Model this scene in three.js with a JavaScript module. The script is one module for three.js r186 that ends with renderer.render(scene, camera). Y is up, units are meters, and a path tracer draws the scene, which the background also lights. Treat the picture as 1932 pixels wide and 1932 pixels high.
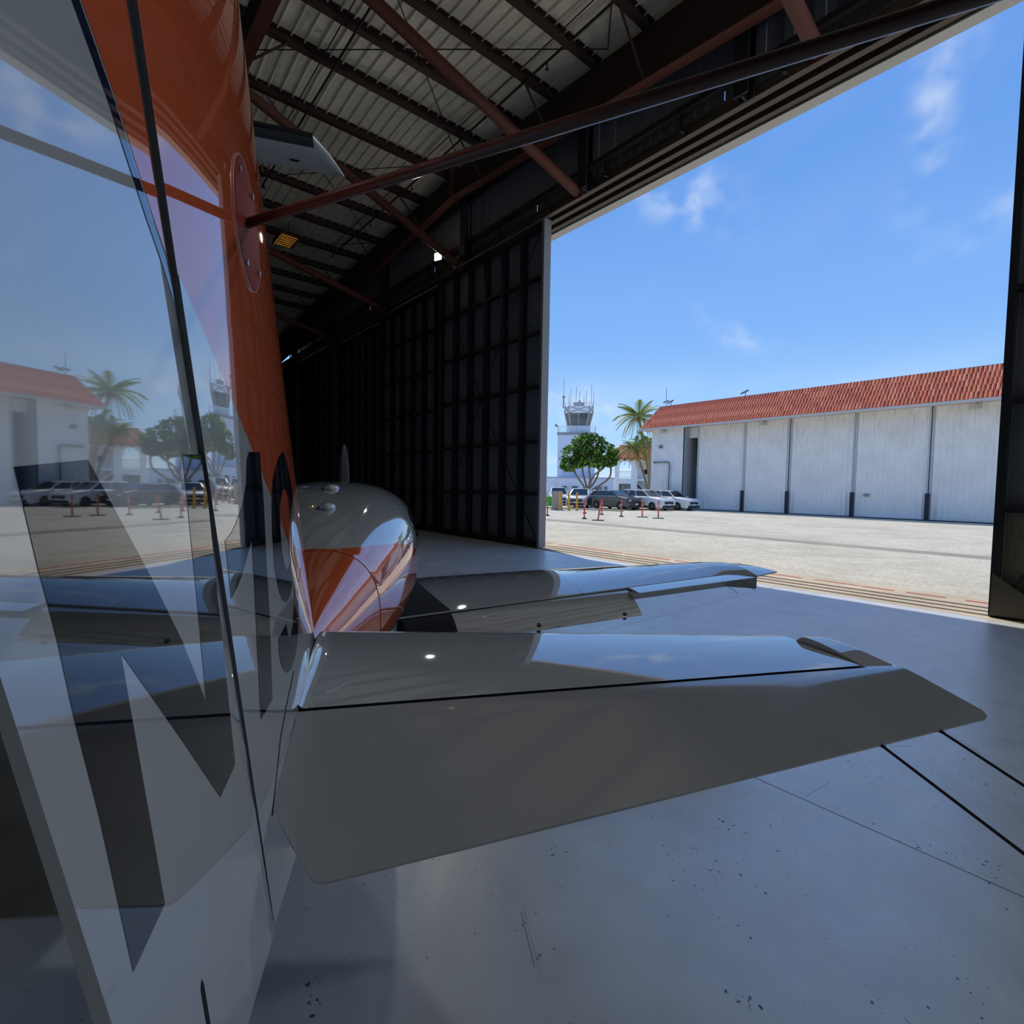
import * as THREE from 'three';
import { mergeGeometries, toCreasedNormals } from 'three/addons/utils/BufferGeometryUtils.js';
import { ImprovedNoise } from 'three/addons/math/ImprovedNoise.js';
import { RectAreaLightUniformsLib } from 'three/addons/lights/RectAreaLightUniformsLib.js';

// ---------------------------------------------------------------- camera, sky, sun, exposure
const EYE = 1.75;
const scene = new THREE.Scene();
const camera = new THREE.PerspectiveCamera(90, 1, 0.05, 2000);
camera.position.set(0, EYE, 0);
{ // right, up, back of the hand-held camera (2.8 degrees down, 0.9 degrees of roll)
  const f = new THREE.Vector3(-0.76640, -0.04974, -0.64043).normalize();
  const r = new THREE.Vector3(0.64115, 0.01592, -0.76726); r.addScaledVector(f, -r.dot(f)).normalize();
  const u = new THREE.Vector3().crossVectors(r, f);
  camera.quaternion.setFromRotationMatrix(new THREE.Matrix4().makeBasis(r, u, f.clone().negate()));
}
const renderer = new THREE.WebGLRenderer({ antialias: true });
renderer.toneMapping = THREE.LinearToneMapping;
renderer.toneMappingExposure = 1.0;
renderer.shadowMap.enabled = true;

let seed = 7;
const rnd = () => { seed = (seed * 1664525 + 1013904223) >>> 0; return seed / 4294967296; };
const rr = (a, b) => a + (b - a) * rnd();
const perlin = new ImprovedNoise();
const fbm = (x, y, z, n = 5) => { let s = 0, a = 0.5; for (let i = 0; i < n; i++) { s += a * perlin.noise(x, y, z); x *= 2.03; y *= 2.03; z *= 2.03; a *= 0.5; } return s; };
const smooth = (a, b, x) => { const t = Math.min(1, Math.max(0, (x - a) / (b - a))); return t * t * (3 - 2 * t); };

{ // clear blue air, whiter towards the horizon, with thin cirrus
  const W = 1536, Hh = 768, data = new Float32Array(W * Hh * 4);
  const keys = [[-0.1, [0.46, 0.66, 0.90]], [0, [0.50, 0.78, 1.05]], [0.10, [0.40, 0.68, 1.05]], [0.28, [0.225, 0.47, 0.95]], [0.5, [0.15, 0.355, 0.84]], [1, [0.10, 0.25, 0.66]]];
  const PUFFS = [[-0.476, 0.465, -0.746, 0.075, 0.035, -0.35, 0.62], [-0.181, 0.50, -0.845, 0.10, 0.026, 1.45, 0.42], [-0.435, 0.265, -0.86, 0.07, 0.018, -0.5, 0.36], [-0.69, 0.16, -0.71, 0.12, 0.03, -0.2, 0.5], [-0.126, 0.37, -0.92, 0.05, 0.02, 0.4, 0.3], [0.5, 0.4, -0.77, 0.12, 0.04, 0.3, 0.5], [0.7, 0.5, 0.5, 0.14, 0.04, 0.2, 0.5], [-0.6, 0.45, 0.66, 0.14, 0.04, -0.4, 0.5]]; // direction, size along and across, tilt, strength
  for (let j = 0; j < Hh; j++) {
    const el = ((j + 0.5) / Hh - 0.5) * Math.PI, y = Math.sin(el), c = Math.cos(el);
    let k = 0; while (k < keys.length - 2 && y > keys[k + 1][0]) k++;
    const t = smooth(keys[k][0], keys[k + 1][0], y) * 0.5 + 0.5 * Math.min(1, Math.max(0, (y - keys[k][0]) / (keys[k + 1][0] - keys[k][0])));
    const base = keys[k][1].map((v, i) => v + (keys[k + 1][1][i] - v) * t);
    for (let i = 0; i < W; i++) {
      const az = ((i + 0.5) / W - 0.5) * 2 * Math.PI, x = c * Math.cos(az), z = c * Math.sin(az);
      let cl = 0;
      if (y > 0) { // thin cirrus puffs on a high layer, ragged along the wind, and a milky low veil
        const px = x / (y + 0.12), pz = z / (y + 0.12), u = px * 0.8 + pz * 0.6, v = -px * 0.6 + pz * 0.8, wx = x + 0.03 * fbm(x * 9, y * 9, z * 9 + 3, 3), wy = y + 0.03 * fbm(x * 9, y * 9 + 7, z * 9, 3);
        for (const [cx, cy, cz, su, sv, tilt, k] of PUFFS) { const dx = (wx - cx) * -cz / Math.hypot(cx, cz) + (z - cz) * cx / Math.hypot(cx, cz), dy = wy - cy, a = dx * Math.cos(tilt) + dy * Math.sin(tilt), b = -dx * Math.sin(tilt) + dy * Math.cos(tilt); if (x * cx + z * cz < 0) continue; const g = Math.exp(-((a / su) ** 2) - ((b / sv) ** 2)); if (g > 0.01) cl += k * g * smooth(-0.25, 0.55, fbm(x * 22, y * 30, z * 22, 5)) * 1.25; }
        cl = Math.min(0.9, cl + 0.06 * smooth(0.0, 0.5, fbm(u * 0.8 + 2, v * 2.2, 5.5, 4)) + 0.6 * smooth(0.24, 0.02, y) * smooth(-0.1, 0.4, fbm(u * 0.6 + 8, v * 1.4, 7.7, 4)));
      }
      const o = (j * W + i) * 4;
      data[o] = base[0] + cl * (0.82 - base[0]); data[o + 1] = base[1] + cl * (0.90 - base[1]); data[o + 2] = base[2] + cl * (1.03 - base[2]); data[o + 3] = 1;
    }
  }
  const sky = new THREE.DataTexture(data, W, Hh, THREE.RGBAFormat, THREE.FloatType);
  sky.mapping = THREE.EquirectangularReflectionMapping; sky.magFilter = sky.minFilter = THREE.LinearFilter; sky.needsUpdate = true;
  scene.background = sky;
}
const sun = new THREE.DirectionalLight(new THREE.Color(1, 0.925, 0.79), 3.6);
sun.position.set(-47 - 25, 87, -15 - 30); sun.target.position.set(-25, 0, -30);
sun.castShadow = true; sun.shadow.radius = 1; sun.shadow.mapSize.set(4096, 4096);
Object.assign(sun.shadow.camera, { left: -90, right: 90, top: 90, bottom: -90, near: 1, far: 300 });
scene.add(sun, sun.target);
RectAreaLightUniformsLib.init();

// ---------------------------------------------------------------- naming and building helpers
const used = new Map();
function numbered(n) { n = n.replace(/_\d{3}$/, ''); const k = used.get(n) || 0; used.set(n, k + 1); return k ? `${n}_${String(k).padStart(3, '0')}` : n; }
function tag(o, label, category, group, kind) {
  if (label) o.userData.label = label; if (category) o.userData.category = category; if (group) o.userData.group = group; if (kind) o.userData.kind = kind;
  return o;
}
function thing(name, pos, turn, label, category, group) {
  const o = new THREE.Group(); o.name = numbered(name); o.position.set(...pos); o.rotation.y = turn || 0; scene.add(o);
  return tag(o, label, category, group);
}
const counted = { trim: 0, door: 0 };
function struct(name) { const o = new THREE.Group(); o.name = name in counted ? `${name}_${++counted[name]}` : numbered(name); o.userData.kind = 'structure'; scene.add(o); return o; }
function copy(o, pos, turn, label, group) {
  const c = o.clone(); c.name = numbered(o.name); c.position.set(...pos); c.rotation.y = turn; c.userData = { ...o.userData };
  if (label) c.userData.label = label; if (group) c.userData.group = group; scene.add(c); return c;
}
function plain(g) { g = g.index ? g.toNonIndexed() : g; for (const k of Object.keys(g.attributes)) if (!['position', 'normal', 'uv'].includes(k)) g.deleteAttribute(k); if (!g.attributes.uv) g.setAttribute('uv', new THREE.BufferAttribute(new Float32Array(g.attributes.position.count * 2), 2)); if (!g.attributes.normal) g.computeVertexNormals(); return g; }
const join = (list) => list.length === 1 ? list[0] : mergeGeometries(list.map(plain));
function part(parent, name, geos, mat, label) {
  const m = new THREE.Mesh(Array.isArray(geos) ? join(geos) : geos, mat); m.name = parent === scene ? numbered(name) : name; m.castShadow = m.receiveShadow = true;
  if (label) m.userData.label = label; parent.add(m); return m;
}
const stuff = (m) => { m.userData.kind = 'stuff'; return m; };
function box(w, h, d, x = 0, y = 0, z = 0, ry = 0) { const g = new THREE.BoxGeometry(w, h, d); if (ry) g.rotateY(ry); g.translate(x, y, z); return g; }
function span(x0, x1, y0, y1, z0, z1) { return box(x1 - x0, y1 - y0, z1 - z0, (x0 + x1) / 2, (y0 + y1) / 2, (z0 + z1) / 2); }
const V = (x, y, z) => new THREE.Vector3(x, y, z);
function rod(a, b, r, n = 8, r2 = r) { // a tapered round bar between two points
  const d = b.clone().sub(a), g = new THREE.CylinderGeometry(r2, r, d.length(), n, 1);
  g.applyQuaternion(new THREE.Quaternion().setFromUnitVectors(V(0, 1, 0), d.normalize())); g.translate(...a.clone().add(b).multiplyScalar(0.5).toArray()); return g;
}
function bar(a, b, w, h) { // a rectangular bar: h upright, w across
  const d = b.clone().sub(a), L = d.length(), g = new THREE.BoxGeometry(w, h, L), q = new THREE.Matrix4().lookAt(b, a, V(0, 1, 0));
  g.applyMatrix4(q); g.translate(...a.clone().add(b).multiplyScalar(0.5).toArray()); return g;
}
function tube(pts, r, n = 24, s = 8) { return new THREE.TubeGeometry(new THREE.CatmullRomCurve3(pts), n, r, s); }
function loft(rings, { closed = true, caps = true, crease = 0.6 } = {}) { // rings of equal point counts
  const n = rings[0].length, pos = [], idx = [];
  for (const r of rings) for (const p of r) pos.push(p.x, p.y, p.z);
  const m = closed ? n : n - 1;
  for (let i = 0; i < rings.length - 1; i++) for (let j = 0; j < m; j++) { const a = i * n + j, b = i * n + (j + 1) % n, c = a + n, d = b + n; idx.push(a, b, d, a, d, c); }
  if (caps && closed) for (const [row, flip] of [[0, true], [rings.length - 1, false]]) {
    const tri = THREE.ShapeUtils.triangulateShape(flat(rings[row]), []);
    for (const [a, b, c] of tri) { const o = row * n; flip ? idx.push(o + a, o + c, o + b) : idx.push(o + a, o + b, o + c); }
  }
  let g = new THREE.BufferGeometry(); g.setAttribute('position', new THREE.Float32BufferAttribute(pos, 3)); g.setIndex(idx);
  if (crease) g = toCreasedNormals(g, crease); else g.computeVertexNormals();
  return plain(g);
}
function flat(ring) { // a ring projected on its own main plane, for capping
  const lo = V(1e9, 1e9, 1e9), hi = V(-1e9, -1e9, -1e9); ring.forEach((p) => { lo.min(p); hi.max(p); }); const s = hi.sub(lo);
  const drop = s.x <= s.y && s.x <= s.z ? 'x' : s.y <= s.z ? 'y' : 'z', [u, v] = { x: ['y', 'z'], y: ['z', 'x'], z: ['x', 'y'] }[drop];
  return ring.map((p) => new THREE.Vector2(p[u], p[v]));
}
function corrugated(w, h, pitch, depth, flatW) { // upright sheet in the x-y plane, ribs along y proud towards +z, thin but solid
  const p = []; let x = 0; const ramp = depth * 0.8;
  while (x < w - 1e-6) { const e = Math.min(x + pitch, w); p.push([x, 0]); const f = pitch - flatW; if (x + pitch <= w + 1e-6) p.push([x + f / 2 - 0, 0], [x + f / 2 + ramp, depth], [x + pitch - f / 2 - ramp, depth], [x + pitch - f / 2, 0]); x = e; }
  p.push([w, 0]); const T = 0.006, ring = (y) => [...p.map(([a, b]) => V(a - w / 2, y, b)), ...p.slice().reverse().map(([a, b]) => V(a - w / 2, y, b - T))];
  return loft([ring(0), ring(h)], { crease: 0.3 });
}
function uvPlanar(g, ux, uy, s = 1) { const p = g.attributes.position, uv = g.attributes.uv; for (let i = 0; i < p.count; i++) uv.setXY(i, p[`get${ux}`](i) * s, p[`get${uy}`](i) * s); return g; }

// ---------------------------------------------------------------- materials
const std = (o) => new THREE.MeshStandardMaterial(o);
const phy = (o) => new THREE.MeshPhysicalMaterial(o);
const lin = (r, g, b) => new THREE.Color().setRGB(r, g, b);
function canvasTex(w, h, draw, srgb = true, rep) {
  const c = document.createElement('canvas'); c.width = w; c.height = h; draw(c.getContext('2d'), w, h);
  const t = new THREE.CanvasTexture(c); t.wrapS = t.wrapT = THREE.RepeatWrapping; if (srgb) t.colorSpace = THREE.SRGBColorSpace; if (rep) t.repeat.set(...rep); return t;
}
function noiseTex(n, f, srgb = true) { // f(u, v) in 0..1 -> [r, g, b] bytes
  return canvasTex(n, n, (g) => { const im = g.createImageData(n, n); for (let j = 0; j < n; j++) for (let i = 0; i < n; i++) { const c = f(i / n, j / n), o = (j * n + i) * 4; im.data[o] = c[0]; im.data[o + 1] = c[1]; im.data[o + 2] = c[2]; im.data[o + 3] = 255; } g.putImageData(im, 0, 0); }, srgb);
}
const tnoise = (u, v, f, s = 0, n = 4) => { // tileable
  const a = u * 2 * Math.PI, b = v * 2 * Math.PI, r = f / 6.283; return fbm(Math.cos(a) * r + s, Math.sin(a) * r + Math.cos(b) * r, Math.sin(b) * r + s * 1.7, n);
};
const gloss = { roughness: 0.03, ior: 2.0, clearcoat: 1, clearcoatRoughness: 0.01 };
const M = {
  white: phy({ color: lin(0.52, 0.54, 0.56), ...gloss, ior: 2.2, metalness: 0.12 }), orange: phy({ color: lin(0.72, 0.135, 0.05), ...gloss, metalness: 0.12 }), letter: phy({ color: lin(0.008, 0.011, 0.018), ...gloss, ior: 1.6 }),
  black: phy({ color: lin(0.012, 0.012, 0.014), roughness: 0.5, clearcoat: 0.4, clearcoatRoughness: 0.2 }), gap: std({ color: lin(0.006, 0.006, 0.008), roughness: 0.9 }),
  walk: std({ color: lin(0.012, 0.012, 0.014), roughness: 0.95 }), glass: phy({ color: lin(0.01, 0.012, 0.014), roughness: 0.03, clearcoat: 1, clearcoatRoughness: 0.01 }),
  rubber: std({ color: lin(0.016, 0.016, 0.017), roughness: 0.85 }), steel: std({ color: lin(0.45, 0.45, 0.46), roughness: 0.35, metalness: 0.9 }), chrome: std({ color: lin(0.75, 0.75, 0.76), roughness: 0.15, metalness: 1 }),
  redoxide: std({ color: lin(0.14, 0.042, 0.026), roughness: 0.7 }), purlin: std({ color: lin(0.045, 0.020, 0.016), roughness: 0.75 }), dark: std({ color: lin(0.022, 0.022, 0.025), roughness: 0.8 }),
  doorskin: std({ color: lin(0.22, 0.23, 0.27), roughness: 0.75 }), galv: std({ color: lin(0.55, 0.54, 0.50), roughness: 0.6, metalness: 0.2 }), edge: std({ color: lin(0.30, 0.30, 0.31), roughness: 0.6 }),
};
const deckTex = noiseTex(512, (u, v) => { const n = tnoise(u, v, 5, 2) * 22 + tnoise(u, v, 26, 8) * 16; return [234 + n, 227 + n, 208 + n * 0.9]; });
M.deck = std({ map: deckTex, roughness: 0.75 });
const concreteTex = noiseTex(1024, (u, v) => { const n = tnoise(u, v, 4, 1) * 26 + tnoise(u, v, 22, 5) * 18 + tnoise(u, v, 90, 3, 2) * 18; return [196 + n, 182 + n, 160 + n]; });
M.concrete = std({ map: concreteTex, roughness: 0.9 });
const asphaltTex = noiseTex(1024, (u, v) => { const n = tnoise(u, v, 3, 4) * 24 + tnoise(u, v, 16, 9) * 20 + tnoise(u, v, 120, 2, 2) * 46; return [192 + n, 187 + n, 171 + n]; });
M.asphalt = std({ map: asphaltTex, roughness: 0.95 });
const whiteWallTex = noiseTex(1024, (u, v) => { const s = Math.max(0, tnoise(u, v * 0.15, 60, 6, 3)) * smooth(0.5, 1.05, 1 - v + 0.3 * tnoise(u, v, 8, 3)) * 55, n = tnoise(u, v, 6, 2) * 14 + tnoise(u, v, 70, 7, 2) * 8; return [246 + n - s, 242 + n - s * 1.1, 235 + n - s * 1.4]; });
M.whitewall = std({ map: whiteWallTex, roughness: 0.7 });
M.stucco = std({ color: lin(0.84, 0.84, 0.84), roughness: 0.9 }); M.bluewall = std({ color: lin(0.72, 0.76, 0.86), roughness: 0.9 });
const floorMaps = (() => {
  const N = 2048; let s2 = 99; const r = () => { s2 = (s2 * 1664525 + 1013904223) >>> 0; return s2 / 4294967296; };
  const marks = []; // [x, y, kind, size, angle]
  for (let c = 0; c < 46; c++) { const x = r(), y = r(), k = 4 + r() * 26, sp = 0.01 + r() * 0.05; for (let i = 0; i < k; i++) marks.push([x + (r() - 0.5) * sp * 2, y + (r() - 0.5) * sp, 0, 0.6 + r() * r() * 4, r() * 6]); }
  for (let i = 0; i < 1500; i++) marks.push([r(), r(), 0, 0.4 + r() * r() * r() * 4.4, r() * 6]);
  for (let i = 0; i < 20; i++) { const a = r() * 3.14, x = r(), y = r(), k = 1 + Math.floor(r() * 4); for (let j = 0; j < k; j++) marks.push([x + j * 0.004, y + j * 0.003 * r(), 1, 15 + r() * 60, a + r() * 0.05]); }
  const wrap = (g, f) => { for (const ox of [-1, 0, 1]) for (const oy of [-1, 0, 1]) { g.save(); g.translate(ox * N, oy * N); f(); g.restore(); } };
  const map = canvasTex(N, N, (g) => {
    const n = 512, im = g.createImageData(n, n);
    for (let j = 0; j < n; j++) for (let i = 0; i < n; i++) { const u = i / n, v = j / n, q = tnoise(u, v, 4, 3) * 16 + tnoise(u, v, 18, 6) * 14 + tnoise(u, v, 60, 1, 2) * 6, o = (j * n + i) * 4; im.data[o] = 216 + q; im.data[o + 1] = 220 + q; im.data[o + 2] = 223 + q; im.data[o + 3] = 255; }
    const c = document.createElement('canvas'); c.width = c.height = n; c.getContext('2d').putImageData(im, 0, 0); g.drawImage(c, 0, 0, N, N);
    for (const [x, y, k, s, a] of marks) wrap(g, () => {
      g.translate(x * N, y * N); g.rotate(a);
      if (k === 0) { g.fillStyle = `rgba(24,26,30,${0.55 + 0.4 * (s % 1)})`; g.beginPath(); g.ellipse(0, 0, s, s * 0.6, 0, 0, 7); g.fill(); } else { g.fillStyle = `rgba(40,42,46,${0.25 + 0.3 * (s % 1)})`; g.fillRect(-s, -0.5, 2 * s, 1 + (s % 1.5)); }
    });
  });
  const rough = noiseTex(512, (u, v) => { const q = 98 + tnoise(u, v, 5, 8) * 26 + tnoise(u, v, 30, 2) * 30; return [q, q, q]; }, false);
  return { map, rough };
})();
M.floor = phy({ map: floorMaps.map, roughnessMap: floorMaps.rough, roughness: 0.92, ior: 2.2, metalness: 0.18, bumpMap: floorMaps.rough, bumpScale: 0.0006 });

// ---------------------------------------------------------------- the hangar
const RIDGE_X = -13.5, RIDGE_Y = 12.08, SLOPE = 0.052, X0 = -36, X1 = 12, ZF = -9.7, ZB = 20, DOOR_H = 9.15;
const roofY = (x) => RIDGE_Y - SLOPE * Math.abs(x - RIDGE_X);
{ // floor slabs with sawn joints over a dark base
  const fl = struct('floor');
  part(fl, 'joint_filler', span(X0, X1, -0.3, -0.012, ZF, ZB), M.gap);
  const xs = [X0, -28, -22, -16, -10.05, -4.03, 2, 7, X1], zs = [ZF, -3.105, 2.9, 8.9, 14.9, ZB];
  for (let i = 0; i < xs.length - 1; i++) for (let j = 0; j < zs.length - 1; j++) part(fl, 'slab', uvPlanar(span(xs[i] + 0.004, xs[i + 1] - 0.004, -0.15, 0, zs[j] + 0.004, zs[j + 1] - 0.004), 'X', 'Z', 1 / 4.3), M.floor);
}
{ // threshold: concrete strip with door tracks and a worn red line
  const g = struct('trim');
  part(g, 'concrete_strip', [-20, -10, 0, 10].map((x) => uvPlanar(span(x - 16 + 0.01, x - 6 - 0.01, -0.2, 0, -11.45, ZF - 0.01), 'X', 'Z', 0.25)), M.concrete);
  for (const z of [-9.98, -10.3, -10.62]) part(g, 'door_track', [span(-36, 10, -0.02, 0.004, z - 0.055, z - 0.02), span(-36, 10, -0.02, 0.004, z + 0.02, z + 0.055)], std({ color: lin(0.06, 0.045, 0.03), roughness: 0.7 }));
  const bits = []; for (let x = -36; x < 10;) { const w = rr(0.15, 1.1); bits.push(span(x, x + w, -0.01, 0.0025, -11.13 + rr(-0.01, 0.01), -11.02 + rr(-0.03, 0.01))); x += w + rr(0, 0.16) * (rnd() < 0.5 ? 2 : 0.2); }
  part(g, 'red_line', bits, std({ color: lin(0.42, 0.13, 0.10), roughness: 0.9 }));
}
{ // the closed shell: thick outer walls and roof, lined inside
  const w = struct('wall_left'); part(w, 'wall_panel', corrugated(ZB - ZF, 12, 0.3, 0.03, 0.14).rotateY(Math.PI / 2).translate(X0, 0, (ZB + ZF) / 2), M.doorskin); part(w, 'outer_wall', span(X0 - 0.3, X0 - 0.05, -0.3, 12, ZF, ZB), M.edge);
  const r = struct('wall_right'); part(r, 'wall_panel', corrugated(ZB - ZF, 12, 0.3, 0.03, 0.14).rotateY(-Math.PI / 2).translate(X1, 0, (ZB + ZF) / 2), M.doorskin); part(r, 'outer_wall', span(X1 + 0.05, X1 + 0.3, -0.3, 12, ZF, ZB), M.edge);
  const b = struct('wall_back'); part(b, 'wall_panel', corrugated(X1 - X0, 13, 0.3, 0.03, 0.14).rotateY(Math.PI).translate((X0 + X1) / 2, 0, ZB), M.doorskin); part(b, 'outer_wall', span(X0, X1, -0.3, 13, ZB + 0.05, ZB + 0.3), M.edge);
  const c = struct('ceiling'); // deck sheets, ribs running up the slope, laid side by side
  for (const s of [-1, 1]) {
    const L = s < 0 ? RIDGE_X - X0 : X1 - RIDGE_X, ang = Math.atan(SLOPE);
    const sheet = corrugated(1.2, L / Math.cos(ang), 0.3, 0.045, 0.09); uvPlanar(sheet, 'X', 'Y', 0.5);
    sheet.rotateX(Math.PI / 2); sheet.rotateY(s < 0 ? -Math.PI / 2 : Math.PI / 2); sheet.rotateZ(s < 0 ? ang : -ang); // now along x
    for (let z = ZF + 0.6 - 1.2; z < ZB + 0.6; z += 1.2) { const m = part(c, 'roof_panel', sheet, M.deck); m.position.set(RIDGE_X, RIDGE_Y, z); }
  }
  for (const [xa, xb] of [[X0 - 0.4, RIDGE_X], [RIDGE_X, X1 + 0.4]]) { const sh = new THREE.Shape([[xa, roofY(xa) + 0.12], [xb, roofY(xb) + 0.12], [xb, roofY(xb) + 0.4], [xa, roofY(xa) + 0.4]].map((p) => new THREE.Vector2(...p))); part(c, 'outer_roof', new THREE.ExtrudeGeometry(sh, { depth: ZB - ZF + 1.7, bevelEnabled: false }).translate(0, 0, ZF - 1.3), M.edge); }
}
// purlins run across the bays, one thing each
const purlinXs = []; for (let i = -9; i <= 16; i++) if (i) purlinXs.push(RIDGE_X + (i > 0 ? i * 1.45 - 0.75 : i * 1.75 + 0.55));
{
  const g = struct('trim');
  for (const x of purlinXs) if (x > X0 + 0.4 && x < X1 - 0.4) { const y = roofY(x) - 0.015; part(g, 'purlin', [span(x - 0.012, x + 0.012, y - 0.22, y, ZF, ZB), span(x - 0.085, x + 0.085, y - 0.225, y - 0.205, ZF, ZB), span(x - 0.085, x + 0.085, y - 0.02, y, ZF, ZB)], M.purlin); }
}
// rigid frames: tapered rafters with a web and a bottom flange
const bottomY = (x) => 11.02 - 0.088 * Math.abs(x + 14.4) - 0.02 * Math.max(0, -(x + 27));
function frame(z, d = 0) {
  const g = struct('trim'), xs = []; for (let x = X0 + 0.3; x <= X1 - 0.3; x += 1.5) xs.push(x); xs.push(-14.4, RIDGE_X); xs.sort((a, b) => a - b);
  const sh = new THREE.Shape([...xs.map((x) => new THREE.Vector2(x, bottomY(x) - d)), ...xs.slice().reverse().map((x) => new THREE.Vector2(x, roofY(x) - 0.24))]);
  part(g, 'rafter_web', new THREE.ExtrudeGeometry(sh, { depth: 0.02, bevelEnabled: false }).translate(0, 0, z - 0.01), M.purlin);
  for (const [a, b] of [[X0 + 0.3, -14.4], [-14.4, X1 - 0.3]]) part(g, 'bottom_flange', bar(V(a, bottomY(a) - d, z), V(b, bottomY(b) - d, z), 0.26, 0.025), M.redoxide);
  part(g, 'splice_plate', span(-14.46, -14.34, bottomY(-14.4) - d - 0.06, bottomY(-14.4) - d + 1, z - 0.14, z + 0.14), M.redoxide);
  for (const x of [X0 + 0.45, X1 - 0.45]) part(g, 'column', [span(x - 0.4, x + 0.4, 0, 9.2, z - 0.02, z + 0.02), span(x - 0.42, x - 0.38, 0, 9.2, z - 0.15, z + 0.15), span(x + 0.38, x + 0.42, 0, 9.2, z - 0.15, z + 0.15)], M.redoxide);
  purlinXs.forEach((x, i) => { if (i % 2 && x > -33 && x < 9) for (const s of z < -9 ? [1] : [-1, 1]) part(g, 'flange_brace', rod(V(x, bottomY(x) - d + 0.05, z + 0.05 * s), V(x, roofY(x) - 0.2, z + 0.95 * s), 0.028, 6), M.purlin); });
}
frame(-9.35); frame(-2.85); frame(3.7); frame(10.3);
for (const [x, i] of [[-3.7], [-9.2], [-14.65], [-20.4], [-26]]) { // kicker pipes from the roof frame down to the door header
  const g = thing('brace_pipe', [x, 9.16, -9.66], 0, { '-3.7': 'red-brown brace pipe above the right half of the open doorway, cut by the top edge', '-9.2': 'thick red-brown brace pipe ending above the left corner of the doorway', '-14.65': 'red-brown brace pipe whose lower end is beside the lit floodlight', '-20.4': 'thin-looking red-brown brace pipe, second to the left of the floodlight', '-26': 'farthest dark brace pipe, lost in the dark end of the roof' }[x], 'pipe');
  part(g, 'pipe', rod(V(0, 0, 0), V(0, { '-14.65': 2.55, '-9.2': 1.7, '-20.4': 1.62, '-3.7': 1.4, '-26': 1.2 }[x], 6.75), 0.125, 20), M.redoxide); part(g, 'end_plate', box(0.34, 0.34, 0.03, 0, 0.01, 0.0), M.redoxide);
}
{ // sprinkler pipes and tie rods under the deck
  for (const [z, y, label] of [[-8.45, 11.62, 'black sprinkler pipe under the roof deck, nearest the door header'], [-4.75, 11.62, 'black sprinkler pipe under the roof deck, farther from the door header']]) {
    const g = thing('sprinkler_pipe', [-13.5, y, z], 0, label, 'pipe'); part(g, 'pipe', rod(V(-20, 0, 0), V(22, 0, 0), 0.028, 8), M.dark);
    for (let x = -18; x < 20; x += 3.2) part(g, 'sprinkler_head', [rod(V(x, 0, 0), V(x, -0.16, 0), 0.018, 6), rod(V(x, -0.16, 0), V(x, -0.175, 0), 0.045, 8)], M.dark);
    const y2 = 0.06; part(g, 'conduit', rod(V(-20, y2, 0.28), V(22, y2, 0.28), 0.014, 6), M.dark);
  }
  const g = struct('trim');
  for (const [a, b] of [[-20.2, -14], [-14, -20.2], [-14, -8], [-8, -14], [-8, -2], [-2, -8], [-26, -20.2], [-20.2, -26]]) part(g, 'tie_rod', rod(V(a, roofY(a) - 0.12, -2.9), V(b, roofY(b) - 0.12, -9.3), 0.013, 6), M.dark);
}
{ // header over the doorway: liner panels, girt, columns, tracks and the outer fascia
  const g = struct('wall_front');
  for (let x = X0; x < X1 - 1; x += 6) part(g, 'liner_panel', corrugated(5.98, 2.4, 0.5, 0.02, 0.2).translate(x + 3, 9.68, -9.82), M.doorskin);
  for (let x = X0; x < X1 - 1; x += 6) part(g, 'cladding_panel', corrugated(5.98, 3.2, 0.3, 0.035, 0.12).translate(x + 3, 9.2, -10.85), M.galv);
  part(g, 'header_girt', [span(X0, X1, 9.6, 9.72, -9.86, -9.7), span(X0, X1, 10.9, 11.0, -9.82, -9.7)], M.dark);
  for (const x of [-32, -26, -20.1, -14.2, -9, -5, 1, 7]) part(g, 'header_column', [span(x - 0.14, x + 0.14, 9.15, roofY(x), -9.86, -9.82), span(x - 0.02, x + 0.02, 9.15, roofY(x), -9.82, -9.6), span(x - 0.14, x + 0.14, 9.15, roofY(x), -9.62, -9.58)], M.dark);
  for (const z of [-9.98, -10.3, -10.62]) part(g, 'header_track', [span(X0, X1, 9.2, 9.23, z - 0.07, z + 0.07), span(X0, X1, 9.23, 9.42, z - 0.01, z + 0.01), span(X0, X1, 9.42, 9.45, z - 0.09, z + 0.09)], std({ color: lin(0.13, 0.10, 0.075), roughness: 0.7 }));
  part(g, 'fascia', [span(X0, X1, 9.16, 9.2, -10.98, -10.72), span(X0, X1, 9.2, 9.5, -10.98, -10.94)], M.galv);
  part(g, 'jamb', [span(X0, X0 + 0.3, 0, 9.2, -10.9, -9.7), span(X1 - 0.3, X1, 0, 9.2, -10.9, -9.7)], M.dark);
  for (let x = -33; x < 8; x += 2.05) part(g, 'track_bracket', [box(0.05, 0.5, 0.05, x, 9.5, -9.78), box(0.05, 0.05, 0.22, x, 9.28, -9.86)], M.dark);
}
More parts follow.
